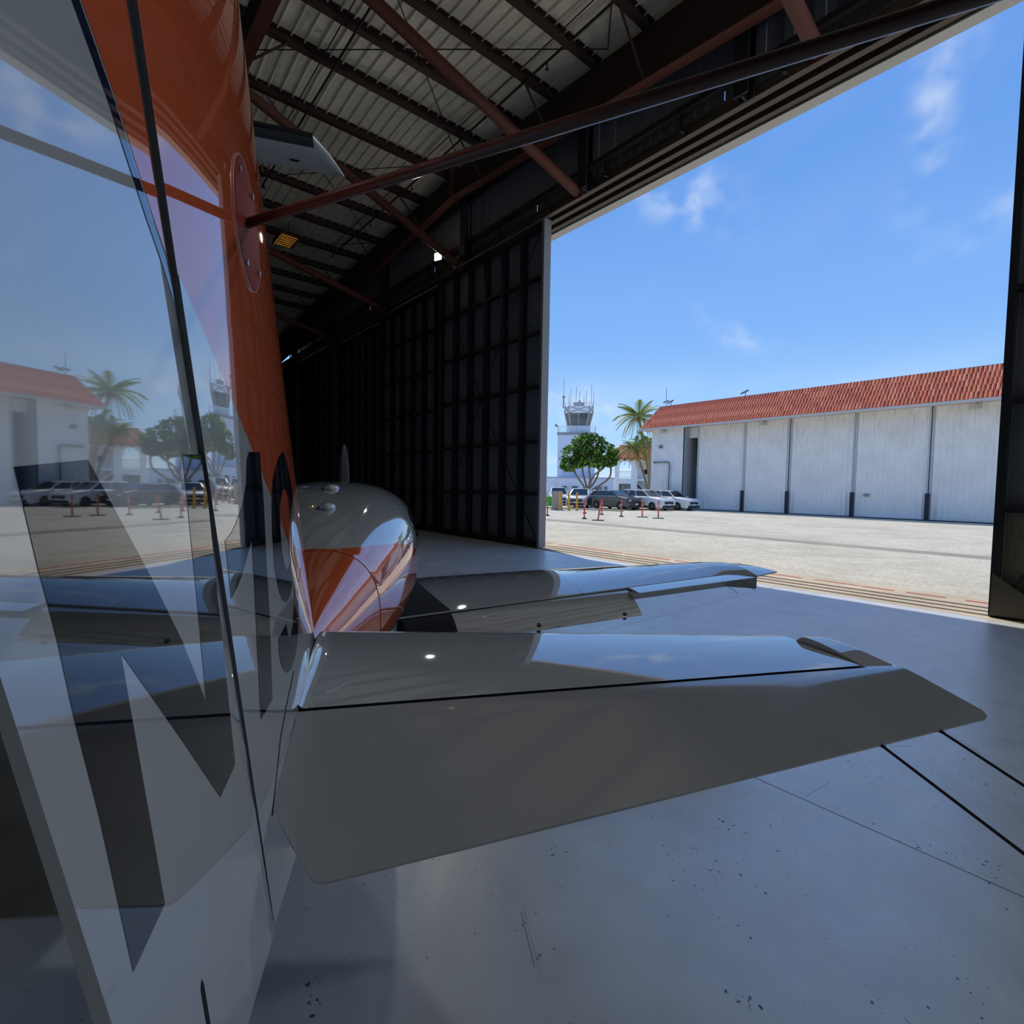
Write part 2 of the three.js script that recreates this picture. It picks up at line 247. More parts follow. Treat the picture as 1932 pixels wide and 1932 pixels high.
// sliding door leaves: studs, girts, braces and a skin of separate sheets
function leaf(x0, x1, z, low) {
  const g = struct('door'), w = x1 - x0, n = Math.round(w / 0.9), T = 0.2, yT = DOOR_H;
  const bays = []; for (let i = 0; i <= n; i++) bays.push(x0 + 0.09 + (w - 0.18) * i / n);
  const girts = [0.08, 1.53, 3.05, 4.6, 6.12, 7.65, yT - 0.1];
  for (let i = 0; i < n; i++) for (let j = 0; j < girts.length - 1; j++) part(g, 'skin_panel', span(bays[i] + 0.004, bays[i + 1] - 0.004, girts[j] + 0.004, girts[j + 1] - 0.004, z - T / 2 - 0.02, z - T / 2), low && j === 0 ? low : M.doorskin);
  bays.forEach((x, i) => { if (i && i < n) part(g, 'stud', [span(x - 0.065, x + 0.065, 0.08, yT - 0.1, z + T / 2 - 0.012, z + T / 2), span(x - 0.065, x - 0.055, 0.08, yT - 0.1, z - T / 2, z + T / 2), span(x + 0.055, x + 0.065, 0.08, yT - 0.1, z - T / 2, z + T / 2)], M.dark); });
  girts.forEach((y, i) => part(g, 'girt', span(x0 + 0.08, x1 - 0.08, y - (i % 6 ? 0.035 : 0.09), y + (i % 6 ? 0.035 : 0.09), z - T / 2 + 0.01, z + T / 2 - 0.02), M.dark));
  for (const x of [x0, x1]) part(g, 'edge_post', span(Math.max(x - 0.09, x0), Math.min(x + 0.09, x1), 0.02, yT, z - 0.14, z + 0.12), x === x1 && x1 === -10.6 ? M.edge : M.dark);
  for (const [a, b, c, d] of [[x1 - 0.15, 0.3, x1 - 2.9, 4.5], [x1 - 2.9, 4.6, x1 - 0.15, 8.9], [x0 + 0.15, 0.3, x1 - 2.9, 4.5], [x1 - 2.9, 4.6, x0 + 0.15, 8.9]]) part(g, 'brace', bar(V(a, b, z + T / 2 + 0.01), V(c, d, z + T / 2 + 0.01), 0.01, 0.05), M.dark);
  if (low) { part(g, 'gusset', new THREE.ExtrudeGeometry(new THREE.Shape([[0, 0], [0.75, 0], [0, 0.6]].map((p) => new THREE.Vector2(...p))), { depth: 0.012, bevelEnabled: false }).translate(x0 + 0.02, 0.04, z + 0.125), std({ color: lin(0.10, 0.085, 0.065), roughness: 0.7 })); }
  else for (const x of [x0 + 0.7, x0 + 2.75, x1 - 0.7]) part(g, 'guide_roller', [rod(V(x, yT, z), V(x, yT + 0.14, z), 0.02, 6), rod(V(x - 0.08, yT + 0.1, z), V(x + 0.08, yT + 0.1, z), 0.05, 10)], M.dark);
  return g;
}
leaf(-16.08, -10.6, -9.98); leaf(-21.5, -15.9, -10.3); leaf(-28.3, -21.3, -10.62); leaf(-34.0, -26.9, -10.3); leaf(-35.69, -32.3, -9.98);
const tanSheet = std({ map: noiseTex(256, (u, v) => { const n = tnoise(u, v * 0.2, 30, 3) * 40 + tnoise(u, v, 8, 3) * 16; return [150 + n, 140 + n, 118 + n * 0.9]; }), roughness: 0.7 });
leaf(-1.18, 4.3, -9.98, tanSheet); leaf(4.1, 9.8, -10.3, tanSheet);

// ---------------------------------------------------------------- the airplane (local frame: x to its right, y up, -z ahead; origin on the floor under the cabin)
const HEAD = (50.1 + 13) * Math.PI / 180, FW = V(-Math.sin(HEAD), 0, -Math.cos(HEAD)), RT = V(-FW.z, 0, FW.x);
const plane = thing('airplane', FW.clone().multiplyScalar(4).addScaledVector(RT, -0.248).toArray(), HEAD, 'white and orange low-wing airplane with black N19 on its tail, filling the foreground', 'airplane');
// surfaces are measured as r (to the right of the eye), y (height), a (ahead of the eye)
const L = (r, y, a) => V(r + 0.248, y, 4 - a);
const scaled = (k) => (r, y, a) => L(r * k, EYE + (y - EYE) * k, a * k); // fin and wing were measured at another range
const F = scaled(0.69), Ff = (list) => list.map((p) => F(...p));

// fin and rudder outlines
const aHinge = (y) => 0.803 + 0.382 * (2.381 - y), aLead = (y) => 1.35 + (2.84 - y) * 0.62, aTail = (y) => 0.546 + 0.318 * (1.57 - y);
function finT(a, y) {
  const c = aLead(y) - aHinge(y), m = 0.45, s0 = Math.tan(2.6 * Math.PI / 180), tm = 0.027 + s0 * m * c / 2; let u = (a - aHinge(y)) / c;
  if (u < m) { u = Math.max(u, -0.05); return 0.027 + s0 * c * (u - u * u / (2 * m)); }
  u = Math.min(u, 1); return tm * Math.sqrt(Math.max(0, 1 - ((u - m) / (1 - m)) ** 2));
}
const finR = (a, y) => -0.36 + finT(a, y), rudR = (a) => -0.345 + 0.0175 * (a - 0.6);
const paintA = (y) => y > 2.075 ? -9 : 0.926 + (2.075 - y) * 1.552; // colour line on the fin
const FIN_TOP = 3.25, FIN_LOW = 0.47;
function finStrip(uOf) { // right-hand surface between two chord fractions, dense enough to mirror smoothly
  const rows = []; for (let i = 0; i <= 90; i++) { const y = FIN_LOW + (FIN_TOP - FIN_LOW) * i / 90, row = []; let [a0, a1] = uOf(y); a1 = Math.max(a1, a0 + 0.0006);
    for (let j = 0; j <= 36; j++) { const t = j / 36, a = a0 + (a1 - a0) * (1 - (1 - t) ** 1.6); row.push(F(finR(a, y), y, a)); } rows.push(row); }
  return rows;
}
function sheet(rows) { const g = loft(rows, { closed: false, crease: 0 }); return smoothNormals(rows, g); }
function smoothNormals(rows) { // indexed grid with shared normals
  const n = rows[0].length, pos = [], idx = []; for (const r of rows) for (const p of r) pos.push(p.x, p.y, p.z);
  for (let i = 0; i < rows.length - 1; i++) for (let j = 0; j < n - 1; j++) { const a = i * n + j; idx.push(a, a + 1, a + n + 1, a, a + n + 1, a + n); }
  const g = new THREE.BufferGeometry(); g.setAttribute('position', new THREE.Float32BufferAttribute(pos, 3)); g.setIndex(idx); g.computeVertexNormals(); return plain(g);
}
{
  const aW = (y) => Math.min(Math.max(paintA(y), aHinge(y)), aLead(y));
  const fin = part(plane, 'vertical_fin', [sheet(finStrip((y) => [aHinge(y) + 0.004, aW(y)])),
    loft([[0, 1], [1, 1]].map(() => 0) && (() => { const rows = []; for (let i = 0; i <= 40; i++) { const y = FIN_LOW + (FIN_TOP - FIN_LOW) * i / 40, row = []; for (let j = 0; j <= 14; j++) { const u = 1 - (1 - j / 14) ** 2, a = aHinge(y) + (aLead(y) - aHinge(y)) * u; row.push(F(-0.72 - finR(a, y), y, a)); } rows.push(row); } return rows; })(), { closed: false, crease: 0 }),
    smoothNormals([FIN_LOW, FIN_TOP].map((y) => { const a = aHinge(y) + 0.004; return Ff([[-0.36 - 0.027, y, a], [-0.36, y, a + 0.02], [finR(a, y), y, a]]); })),
    smoothNormals(Array.from({ length: 12 }, (_, k) => { const a = aHinge(FIN_TOP) + (aLead(FIN_TOP) - aHinge(FIN_TOP)) * k / 11, t = finT(a, FIN_TOP); return Ff([[-0.36 - t, FIN_TOP, a], [-0.36, FIN_TOP + t * 0.6, a], [-0.36 + t, FIN_TOP, a]]); }))], M.white);
  part(fin, 'orange_panel', sheet(finStrip((y) => [aW(y), aLead(y)])), M.orange, 'orange upper and forward part of the fin');
  part(plane, 'hinge_gap', smoothNormals([0.47, FIN_TOP].map((y) => Ff([[-0.385, y, aHinge(y) - 0.03], [-0.352, y, aHinge(y) - 0.012], [-0.346, y, aHinge(y) - 0.003], [-0.352, y, aHinge(y) + 0.012]]))), M.gap);
  // rudder: flat-sided, rounded at the hinge edge, thin at the back
  const ring = (y) => { const a1 = aHinge(y) - 0.012, a0 = aTail(y), R = 0.003, p = []; const rr0 = rudR(a1), mid = -0.352;
    p.push([rudR(a0), y, a0]); for (let k = 1; k <= 14; k++) { const a = a0 + (a1 - R - a0) * k / 14; p.push([rudR(a), y, a]); }
    for (let k = 1; k <= 6; k++) { const q = k / 6 * Math.PI / 2; p.push([rr0 - R + R * Math.cos(q), y, a1 - R + R * Math.sin(q)]); }
    const half = rr0 - mid; p.push([mid - half + R, y, a1], [mid - half, y, a1 - R], [mid - (rudR(a0) - mid) - 0.001, y, a0]); return Ff(p); };
  const yb = (a) => 0.47, rings = []; for (let i = 0; i <= 30; i++) rings.push(ring(0.462 + (3.2 - 0.462) * i / 30));
  const rud = part(plane, 'rudder', loft(rings, { crease: 0.5 }), M.white);
  const onRud = (pts, off = 0.0006) => { const g = new THREE.ShapeGeometry(new THREE.Shape(pts.map((p) => new THREE.Vector2(...p)))), q = g.attributes.position, nn = g.attributes.normal, n = V(1, 0, 0.0175).normalize(); for (let i = 0; i < q.count; i++) { const a = q.getX(i), y = q.getY(i), w = F(rudR(a) + off, y, a); q.setXYZ(i, w.x, w.y, w.z); nn.setXYZ(i, n.x, n.y, n.z); } return plain(g); };
  const he = (y) => [aHinge(y) - 0.0152, y];
  const line = [[0.28, 2.62], [0.5, 2.45], [0.694, 2.285], [0.759, 2.229], [0.851, 2.134], [0.895, 2.094]];
  part(rud, 'orange_panel', onRud([...line, he(2.055), he(3.2), [aTail(3.2) + 0.002, 3.2], [aTail(2.7) + 0.002, 2.7]]), M.orange, 'orange upper part of the rudder');
  part(rud, 'navy_stripe', onRud([...line.map(([a, y]) => [a - 0.004, y - 0.004]), he(2.05), [he(2.03)[0], 2.03], ...line.slice().reverse().map(([a, y]) => [a - 0.016, y - 0.017])], 0.0009), phy({ color: lin(0.012, 0.016, 0.045), ...gloss }), 'dark navy stripe under the orange');
  part(rud, 'letter_n', onRud([[0.570, 1.761], [0.685, 1.773], [0.826, 1.615], [0.931, 1.487], [1.030, 1.343], [0.990, 1.560], [0.943, 1.794], [1.031, 1.799], [1.112, 1.46], [1.190, 1.137], [1.097, 1.120], [0.928, 1.318], [0.745, 1.528], [0.765, 1.447], [0.823, 1.220], [0.853, 1.102], [0.758, 1.084], [0.729, 1.195], [0.689, 1.348], [0.649, 1.480], [0.625, 1.574], [0.596, 1.668]]), M.letter, 'black letter N');
  part(rud, 'drain_slot', onRud([[0.985, 0.83], [0.99, 0.845], [0.998, 0.83], [1.06, 0.60], [1.045, 0.60]], 0.0008), M.gap);
  // digits on the curved fin: triangles split small and laid on the surface
  const onFin = (outline, holes = []) => {
    const vec = (l) => l.map((p) => new THREE.Vector2(...p)), o = vec(outline), h = holes.map(vec), all = [...o, ...h.flat()], out = [];
    const split = (a, b, c) => { const d = [a.distanceTo(b), b.distanceTo(c), c.distanceTo(a)], k = d.indexOf(Math.max(...d)); if (d[k] < 0.02) { out.push(a, b, c); return; } const [p, q, r] = [[a, b, c], [b, c, a], [c, a, b]][k], m = p.clone().add(q).multiplyScalar(0.5); split(p, m, r); split(m, q, r); };
    for (const [a, b, c] of THREE.ShapeUtils.triangulateShape(o, h)) split(all[a], all[b], all[c]);
    const pos = [], nor = []; for (const p of out) { const e = 1e-3, [a, y] = [p.x, p.y], w = F(finR(a, y) + 0.0008, y, a), da = (finR(a + e, y) - finR(a - e, y)) / 2e-3, dy = (finR(a, y + e) - finR(a, y - e)) / 2e-3, n = V(1, -dy, da).normalize(); pos.push(w.x, w.y, w.z); nor.push(n.x, n.y, n.z); }
    const g = new THREE.BufferGeometry(); g.setAttribute('position', new THREE.Float32BufferAttribute(pos, 3)); g.setAttribute('normal', new THREE.Float32BufferAttribute(nor, 3)); return plain(g);
  };
  part(fin, 'digit_1', onFin([[1.305, 1.821], [1.377, 1.825], [1.385, 1.773], [1.395, 1.75], [1.41, 1.692], [1.432, 1.554], [1.465, 1.394], [1.495, 1.153], [1.384, 1.147], [1.373, 1.208], [1.342, 1.385], [1.322, 1.51], [1.301, 1.615], [1.268, 1.58], [1.236, 1.548], [1.205, 1.525], [1.165, 1.505], [1.128, 1.632], [1.165, 1.645], [1.191, 1.662], [1.234, 1.699], [1.26, 1.746], [1.264, 1.798], [1.279, 1.819]]), M.letter, 'black digit 1');
  part(fin, 'digit_9', [onFin([[1.657, 1.845], [1.591, 1.824], [1.543, 1.792], [1.503, 1.751], [1.492, 1.693], [1.494, 1.613], [1.519, 1.52], [1.569, 1.44], [1.617, 1.403], [1.669, 1.384], [1.71, 1.386], [1.746, 1.398], [1.795, 1.444], [1.81, 1.39], [1.776, 1.289], [1.738, 1.259], [1.712, 1.261], [1.689, 1.282], [1.667, 1.318], [1.56, 1.301], [1.576, 1.246], [1.599, 1.215], [1.626, 1.189], [1.674, 1.162], [1.734, 1.15], [1.807, 1.169], [1.846, 1.196], [1.875, 1.25], [1.885, 1.4], [1.865, 1.58], [1.835, 1.68], [1.805, 1.742], [1.739, 1.799], [1.70, 1.83]], [[[1.643, 1.732], [1.598, 1.689], [1.597, 1.622], [1.616, 1.553], [1.651, 1.504], [1.686, 1.48], [1.726, 1.484], [1.755, 1.498], [1.776, 1.533], [1.765, 1.62], [1.737, 1.695], [1.696, 1.728]]])], M.letter, 'black digit 9');
  // access plate with the navigation antenna
  const plateC = [1.285, 2.322], ux = [0.49, -0.87], pl = [], rim = [];
  for (let i = 0; i <= 48; i++) { const q = i / 48 * 2 * Math.PI, at = (k, off) => { const e = 0.137 * k * Math.cos(q), f = 0.098 * k * Math.sin(q), a = plateC[0] + ux[0] * e - ux[1] * f, y = plateC[1] + ux[1] * e + ux[0] * f; return F(finR(a, y) + off, y, a); }; pl.push([at(0, 0.0052), at(0.5, 0.005), at(0.9, 0.0046), at(0.965, 0.0038), at(1, 0.001)]); rim.push([at(0.985, 0.0028), at(1.0, 0.0032), at(1.014, 0.0028), at(1.02, 0)]); }
  const darkRed = phy({ color: lin(0.22, 0.034, 0.020), roughness: 0.6, specularIntensity: 0.12 });
  const pm = part(plane, 'antenna_plate', smoothNormals(pl), darkRed, 'oval red-brown antenna base plate');
  part(pm, 'rim', smoothNormals(rim), phy({ color: lin(0.45, 0.2, 0.17), roughness: 0.25, clearcoat: 1 }), 'bright edge of the oval plate');
  for (const q of [0.5, 2.1, 3.4, 5.3]) { const e = 0.115 * Math.cos(q), f = 0.08 * Math.sin(q), a = plateC[0] + ux[0] * e - ux[1] * f, y = plateC[1] + ux[1] * e + ux[0] * f; part(pm, 'screw', rod(F(finR(a, y) + 0.003, y, a), F(finR(a, y) + 0.0085, y, a), 0.0042, 12), M.steel); }
  const r0 = F(finR(1.28, 2.325) - 0.004, 2.325, 1.28), r1 = F(0.80, 2.335, 0.39);
  part(plane, 'antenna_rod', [tube([r0, r0.clone().lerp(r1, 0.33), r0.clone().lerp(r1, 0.66), r1], 0.0073, 24, 20), new THREE.SphereGeometry(0.0073, 12, 8).translate(...r1.toArray())], phy({ color: lin(0.040, 0.009, 0.008), roughness: 0.35, clearcoat: 0.7, clearcoatRoughness: 0.2 }), 'long dark red navigation antenna rod');
  // inspection panel outline and fasteners low on the tail
  part(fin, 'panel_seam', [[1.78, 1.13], [1.66, 1.06], [1.59, 1.0], [1.5, 0.82]].map((p, i, l) => i ? rod(F(finR(...l[i - 1]) + 0.0004, l[i - 1][1], l[i - 1][0]), F(finR(...p) + 0.0004, p[1], p[0]), 0.0012, 5) : null).filter(Boolean), M.gap);
}
// horizontal tail: convex stabilizer, drooping elevator with a balance horn
const stabY = (s, Lc) => { const S = 0.8 * Lc, m = Math.tan(10 * Math.PI / 180); const q = Math.min(s, S); return 1.21 + m * (q - q * q / (2 * S)); };
function tailPlane(sx, label) { // sx = 1 right, -1 left; mirrored about the fin
  const mir = (r) => sx > 0 ? r : -0.496 - r, P = (r, y, a) => L(mir(r), y, a);
  const LC = (r) => { const t = (r + 0.25) / 1.70; return 0.56 + (0.265 - 0.56) * t; };
  const rows = []; for (let i = 0; i <= 40; i++) { const t = i / 40, row = []; const rh = -0.24 + t * (1.416 + 0.24), rl = -0.24 + t * (1.356 + 0.24);
    const Lc = LC(rl); // upper surface from the hinge to the nose, round the nose, back along the lower surface
    const up = [], lo = []; for (let j = 0; j <= 26; j++) { const s = Lc * 0.93 * j / 26; up.push([s, stabY(s, Lc)]); }
    const yT = up[26][1], thick = 0.075 * (0.55 + 0.45 * (1 - t)); const yN = yT - thick * 0.62;
    for (let k = 1; k <= 12; k++) { const q = k / 12 * Math.PI * 0.93; up.push([Lc * 0.93 + 0.075 * (0.6 + 0.4 * (1 - t)) * Math.sin(q), yN + (yT - yN) * Math.cos(q)]); }
    for (let j = 0; j <= 8; j++) { const s = Lc * 0.9 * (1 - j / 8); lo.push([s, yN - (yT - yN) + 0.02 * (1 - s / Lc) + 0.0]); }
    for (const [s, y] of [...up, ...lo]) { const f = s / Lc; row.push(P(rh + (rl - rh) * Math.min(f, 1), y, 1.284 + s)); } rows.push(row); }
  if (sx < 0) rows.reverse();
  const st = part(plane, 'horizontal_stabilizer', [toCreasedNormals(smoothNormals(rows).clone(), 0.7)].map(plain), M.white, label);
  part(st, 'tip_cap', smoothNormals((() => { const r = rows[sx > 0 ? 40 : 0], n = 20; return Array.from({ length: n + 1 }, (_, k) => [r[k], r[r.length - 1 - k]]); })()), M.white);
  // root fairing: a concave fillet between stabilizer and tail cone
  const fl = []; for (let i = 0; i <= 24; i++) { const a = 1.28 + 0.52 * i / 24, y = stabY(Math.max(0, a - 1.288), 0.56), row = [], rf = -0.2235, R = (0.022 + 0.03 * i / 24) * Math.min(1, (24.4 - i) / 9); for (let k = 0; k <= 12; k++) { const q = k / 12 * Math.PI / 2; row.push(P(rf + R - R * Math.cos(q) , y + R - R * Math.sin(q) + 0.0006, a)); } fl.push(row); }
  if (sx < 0) fl.reverse();
  part(st, 'root_fairing', smoothNormals(fl), M.white);
  part(st, 'hinge_gap', smoothNormals([-0.225, 1.412].map((r) => [P(r, 1.2055, 1.288), P(r, 1.198, 1.281), P(r, 1.20, 1.274)])), M.gap);
  // elevator: rows of chords from the trailing edge to the hinge, or to the front of the horn near the tip
  const sl = (a) => a < 1.21 ? 0.31 : a < 1.275 ? 0.31 - 0.21 * (a - 1.21) / 0.065 : a < 1.335 ? 0.32 : Math.max(-0.08, 0.32 - 2.2 * (a - 1.335)); // upward slope ahead
  const TAB = []; { let y = 0; for (let k = 0; k <= 400; k++) { TAB.push(y); y += sl(0.8 + k * 0.002) * 0.002; } } const y127 = TAB[235];
  const yU = (a) => { const k = Math.min(398, Math.max(0, (a - 0.8) / 0.002)), i = Math.floor(k); return 1.2075 - y127 + TAB[i] + (TAB[i + 1] - TAB[i]) * (k - i); };
  const pl = (tab) => (r) => { let i = 0; while (i < tab.length - 2 && r > tab[i + 1][0]) i++; const [p, q] = [tab[i], tab[i + 1]], t = Math.min(1, Math.max(0, (r - p[0]) / (q[0] - p[0]))); return p[1] + (q[1] - p[1]) * t; };
  const aft = pl([[-0.222, 1.262], [-0.212, 1.0], [-0.136, 0.878], [-0.124, 0.868], [-0.108, 0.866], [0.2, 0.897], [0.75, 0.953], [1.568, 1.036], [1.588, 1.046], [1.597, 1.066]]), fwd = pl([[-0.222, 1.279], [1.545, 1.279], [1.597, 1.075]]);
  const rs = [-0.222, -0.219, -0.215, -0.207, -0.18, -0.155, -0.13, -0.119, -0.104, -0.05, 0.05, 0.2, 0.4, 0.6, 0.75, 0.95, 1.1, 1.25, 1.35, 1.41, 1.425, 1.46, 1.49, 1.515, 1.53, 1.545, 1.552, 1.56, 1.568, 1.578, 1.588, 1.597];
  const erow = rs.map((r) => { const a0 = aft(r), a1 = fwd(r), ht = (a) => 0.004 + Math.min(0.04, 0.1 * Math.max(0, a - a0)) * (r > 1.53 ? 0.4 : 1), row = [], horn = r > 1.42, R = 0.009, am = Math.max(a0, a1 - R);
    for (let k = 0; k <= 24; k++) { const a = a0 + (am - a0) * k / 24; row.push(P(r, yU(a), a)); }
    for (let k = 1; k <= 8; k++) { const q = k / 8 * Math.PI / 2, w = a1 - am; row.push(P(r, yU(am) + (horn ? 0 : sl(am) * w * 0.5) - w * (1 - Math.cos(q)), am + w * Math.sin(q))); }
    for (let k = 0; k <= 8; k++) { const a = a1 + (a0 - a1) * k / 8; row.push(P(r, yU(a) - ht(a) - (k ? 0 : 0.0), a)); } return row; });
  if (sx < 0) erow.reverse();
  const el = part(plane, 'elevator', loft(erow, { crease: 0.35 }), M.shadedWhite || (M.shadedWhite = phy({ color: lin(0.33, 0.335, 0.345), roughness: 0.16, ior: 1.9, clearcoat: 1, clearcoatRoughness: 0.05 })));  // the white paint darkened, so the elevator's dimmer light sits in its colour
  const rIn = pl([[1.268, 1.4265], [1.495, 1.364]]), rOut = pl([[1.268, 1.548], [1.366, 1.497], [1.47, 1.443], [1.487, 1.43], [1.495, 1.405]]), hrow = [];
  for (let i = 0; i <= 18; i++) { const a = 1.268 + 0.227 * i / 18, r0 = rIn(a), r1 = rOut(a), row = [], y = yU(a) - (i > 15 ? 0.003 * (i - 15) ** 2 : 0); for (let k = 0; k <= 12; k++) row.push(P(r0 + (r1 - 0.012 - r0) * k / 12, y, a)); for (let k = 1; k <= 5; k++) { const q = k / 5 * Math.PI / 2; row.push(P(r1 - 0.012 + 0.012 * Math.sin(q), y - 0.014 * (1 - Math.cos(q)), a)); } row.push(P(r1 - 0.02, y - 0.045, a), P(r0, y - 0.055 - 0.02 * i / 18, a)); hrow.push(row); }
  if (sx < 0) hrow.reverse();
  part(el, 'balance_horn', loft(hrow, { crease: 0.45 }), M.white);
  for (const r of [1.178, 1.39]) { const a = aft(r) + 0.004, y = yU(a); const w = part(el, 'static_wick', [rod(P(r, y - 0.002, a + 0.012), P(r + 0.004, y - 0.075, a - 0.33), 0.0036, 8), rod(P(r, y - 0.002, a + 0.03), P(r, y - 0.006, a - 0.012), 0.0075, 10, 0.004)], M.black, 'thin black static wick'); }
}
function smoothFlat(list, f, h) { const out = []; for (let i = 0; i < list.length - 1; i++) { const a = f(list[i]), b = f(list[i + 1]), c = h(list[i]), d = h(list[i + 1]); out.push(a, c, b, b, c, d); } const g = new THREE.BufferGeometry(); g.setAttribute('position', new THREE.Float32BufferAttribute(out.flatMap((p) => p.toArray()), 3)); g.computeVertexNormals(); return plain(g); }
tailPlane(1, 'right stabilizer, nearest the open door'); tailPlane(-1, 'left stabilizer behind the rudder');

// fuselage: superellipse sections from the tail cone to the nose
const SEC = [[1.05, 1.15, 0.866, 0.016, 2.2], [1.4, 1.20, 0.84, 0.03, 2.2], [1.8, 1.27, 0.80, 0.085, 2.2], [2.2, 1.37, 0.78, 0.19, 2.4], [2.7, 1.50, 0.77, 0.335, 2.5], [3.2, 1.62, 0.77, 0.475, 2.6], [3.7, 1.715, 0.78, 0.585, 2.6], [4.2, 1.765, 0.78, 0.635, 2.6], [4.8, 1.75, 0.78, 0.64, 2.6], [5.4, 1.58, 0.79, 0.60, 2.5], [6.0, 1.45, 0.81, 0.52, 2.4], [6.8, 1.38, 0.88, 0.40, 2.3], [7.3, 1.30, 1.0, 0.22, 2.2]];
const cR = (a) => -0.248 - 0.07 * Math.max(0, a - 1.3); // the body's own axis
function section(a) { // Catmull-Rom through the table
  let i = 0; while (i < SEC.length - 2 && a > SEC[i + 1][0]) i++; const p = [SEC[Math.max(0, i - 1)], SEC[i], SEC[i + 1], SEC[Math.min(SEC.length - 1, i + 2)]], t = (a - p[1][0]) / (p[2][0] - p[1][0]);
  return [1, 2, 3, 4].map((k) => { const h = p[2][0] - p[1][0], m1 = (p[2][k] - p[0][k]) / (p[2][0] - p[0][0] || 1) * h, m2 = (p[3][k] - p[1][k]) / (p[3][0] - p[1][0] || 1) * h; return (2 * t ** 3 - 3 * t * t + 1) * p[1][k] + (t ** 3 - 2 * t * t + t) * m1 + (-2 * t ** 3 + 3 * t * t) * p[2][k] + (t ** 3 - t * t) * m2; });
}
function bodyAt(a, phi, off = 0) { const [T, B, w, n] = section(a), c = Math.cos(phi), s = Math.sin(phi), e = 2 / n; return L(cR(a) + (w + off) * Math.sign(c) * Math.abs(c) ** e, (T + B) / 2 + ((T - B) / 2 + off) * Math.sign(s) * Math.abs(s) ** e, a); }
const phiAt = (a, y) => { const [T, B, , n] = section(a), q = Math.min(1, Math.max(-1, (y - (T + B) / 2) / ((T - B) / 2))); return Math.asin(Math.sign(q) * Math.abs(q) ** (n / 2)); };
{
  const rings = []; for (let i = 0; i <= 110; i++) { const a = 1.05 + (7.3 - 1.05) * i / 110, ring = []; for (let k = 0; k < 96; k++) ring.push(bodyAt(a, k / 96 * 2 * Math.PI)); rings.push(ring); }
  const body = part(plane, 'fuselage', loft(rings, { crease: 0 }), M.white);
  const A0 = 2.5, hi = (a) => 1.46 - (a - A0) * 0.225, lo = () => 1.0;
  const ro = []; for (let i = 0; i <= 90; i++) { const a = 1.4 + (A0 - 1.4) * i / 90, p0 = phiAt(a, lo(a)), p1 = Math.PI - p0; const row = []; for (let k = 0; k <= 60; k++) row.push(bodyAt(a, p0 + (p1 - p0) * k / 60, 0.0012)); ro.push(row); }
  const side = (sx) => { const rows = []; for (let i = 0; i <= 60; i++) { const a = A0 - 0.03 + 3.23 * i / 60, h = Math.max(hi(a), lo(a) + 0.045), row = [], k1 = Math.min(1, Math.max(0, (a - A0) / 1.5)), p1 = a < 4 ? Math.PI / 2 + (phiAt(a, 1.12) - Math.PI / 2) * k1 ** 0.42 : phiAt(a, h), p2 = phiAt(a, lo(a)); for (let k = 0; k <= 30; k++) { const ph = p1 + (p2 - p1) * k / 30; row.push(bodyAt(a, sx > 0 ? ph : Math.PI - ph, 0.0035)); } rows.push(row); } return smoothNormals(rows); };
  part(body, 'orange_stripe', [smoothNormals(ro), side(1), side(-1)], M.orange, 'orange swoosh over the tail and along the side');
  // rear side windows, set on the surface
  const win = (sx) => { const rows = []; for (let i = 0; i <= 16; i++) { const t = i / 16, a = 3.62 + 0.75 * t, e = Math.sqrt(Math.max(0, 1 - Math.abs(2 * t - 1) ** 3)), row = []; for (let k = 0; k <= 8; k++) { const ph = phiAt(a, 1.50 - 0.05 * (1 - t) + 0.10 * e * (k / 4 - 1)); row.push(bodyAt(a, sx > 0 ? ph : Math.PI - ph, 0.002)); } rows.push(row); } return smoothNormals(rows); };
  for (const s of [1, -1]) part(body, 'side_window', win(s), M.glass);
  for (const [a, w, l, h] of [[3.72, 0.05, 0.10, 0.03], [3.16, 0.045, 0.085, 0.032]]) { const T = section(a)[0]; part(body, 'roof_antenna', new THREE.SphereGeometry(1, 24, 12).scale(w, h, l).translate(cR(a) + 0.248, T + 0.002, 4 - a), M.white, 'small white puck antenna on the cabin roof'); }
  part(plane, 'spinner', new THREE.SphereGeometry(0.21, 24, 16).scale(1, 1, 1.6).translate(cR(7.3) + 0.248, 1.15, 4 - 7.32), M.chrome);
  for (let k = 0; k < 3; k++) { const q = k * 2.094; part(plane, 'propeller_blade', new THREE.SphereGeometry(1, 12, 12).scale(0.075, 0.53, 0.02).rotateY(0.5).translate(0, 0.62, 0).rotateZ(q).translate(cR(7.4) + 0.248, 1.15, 4 - 7.45), M.black); }
}
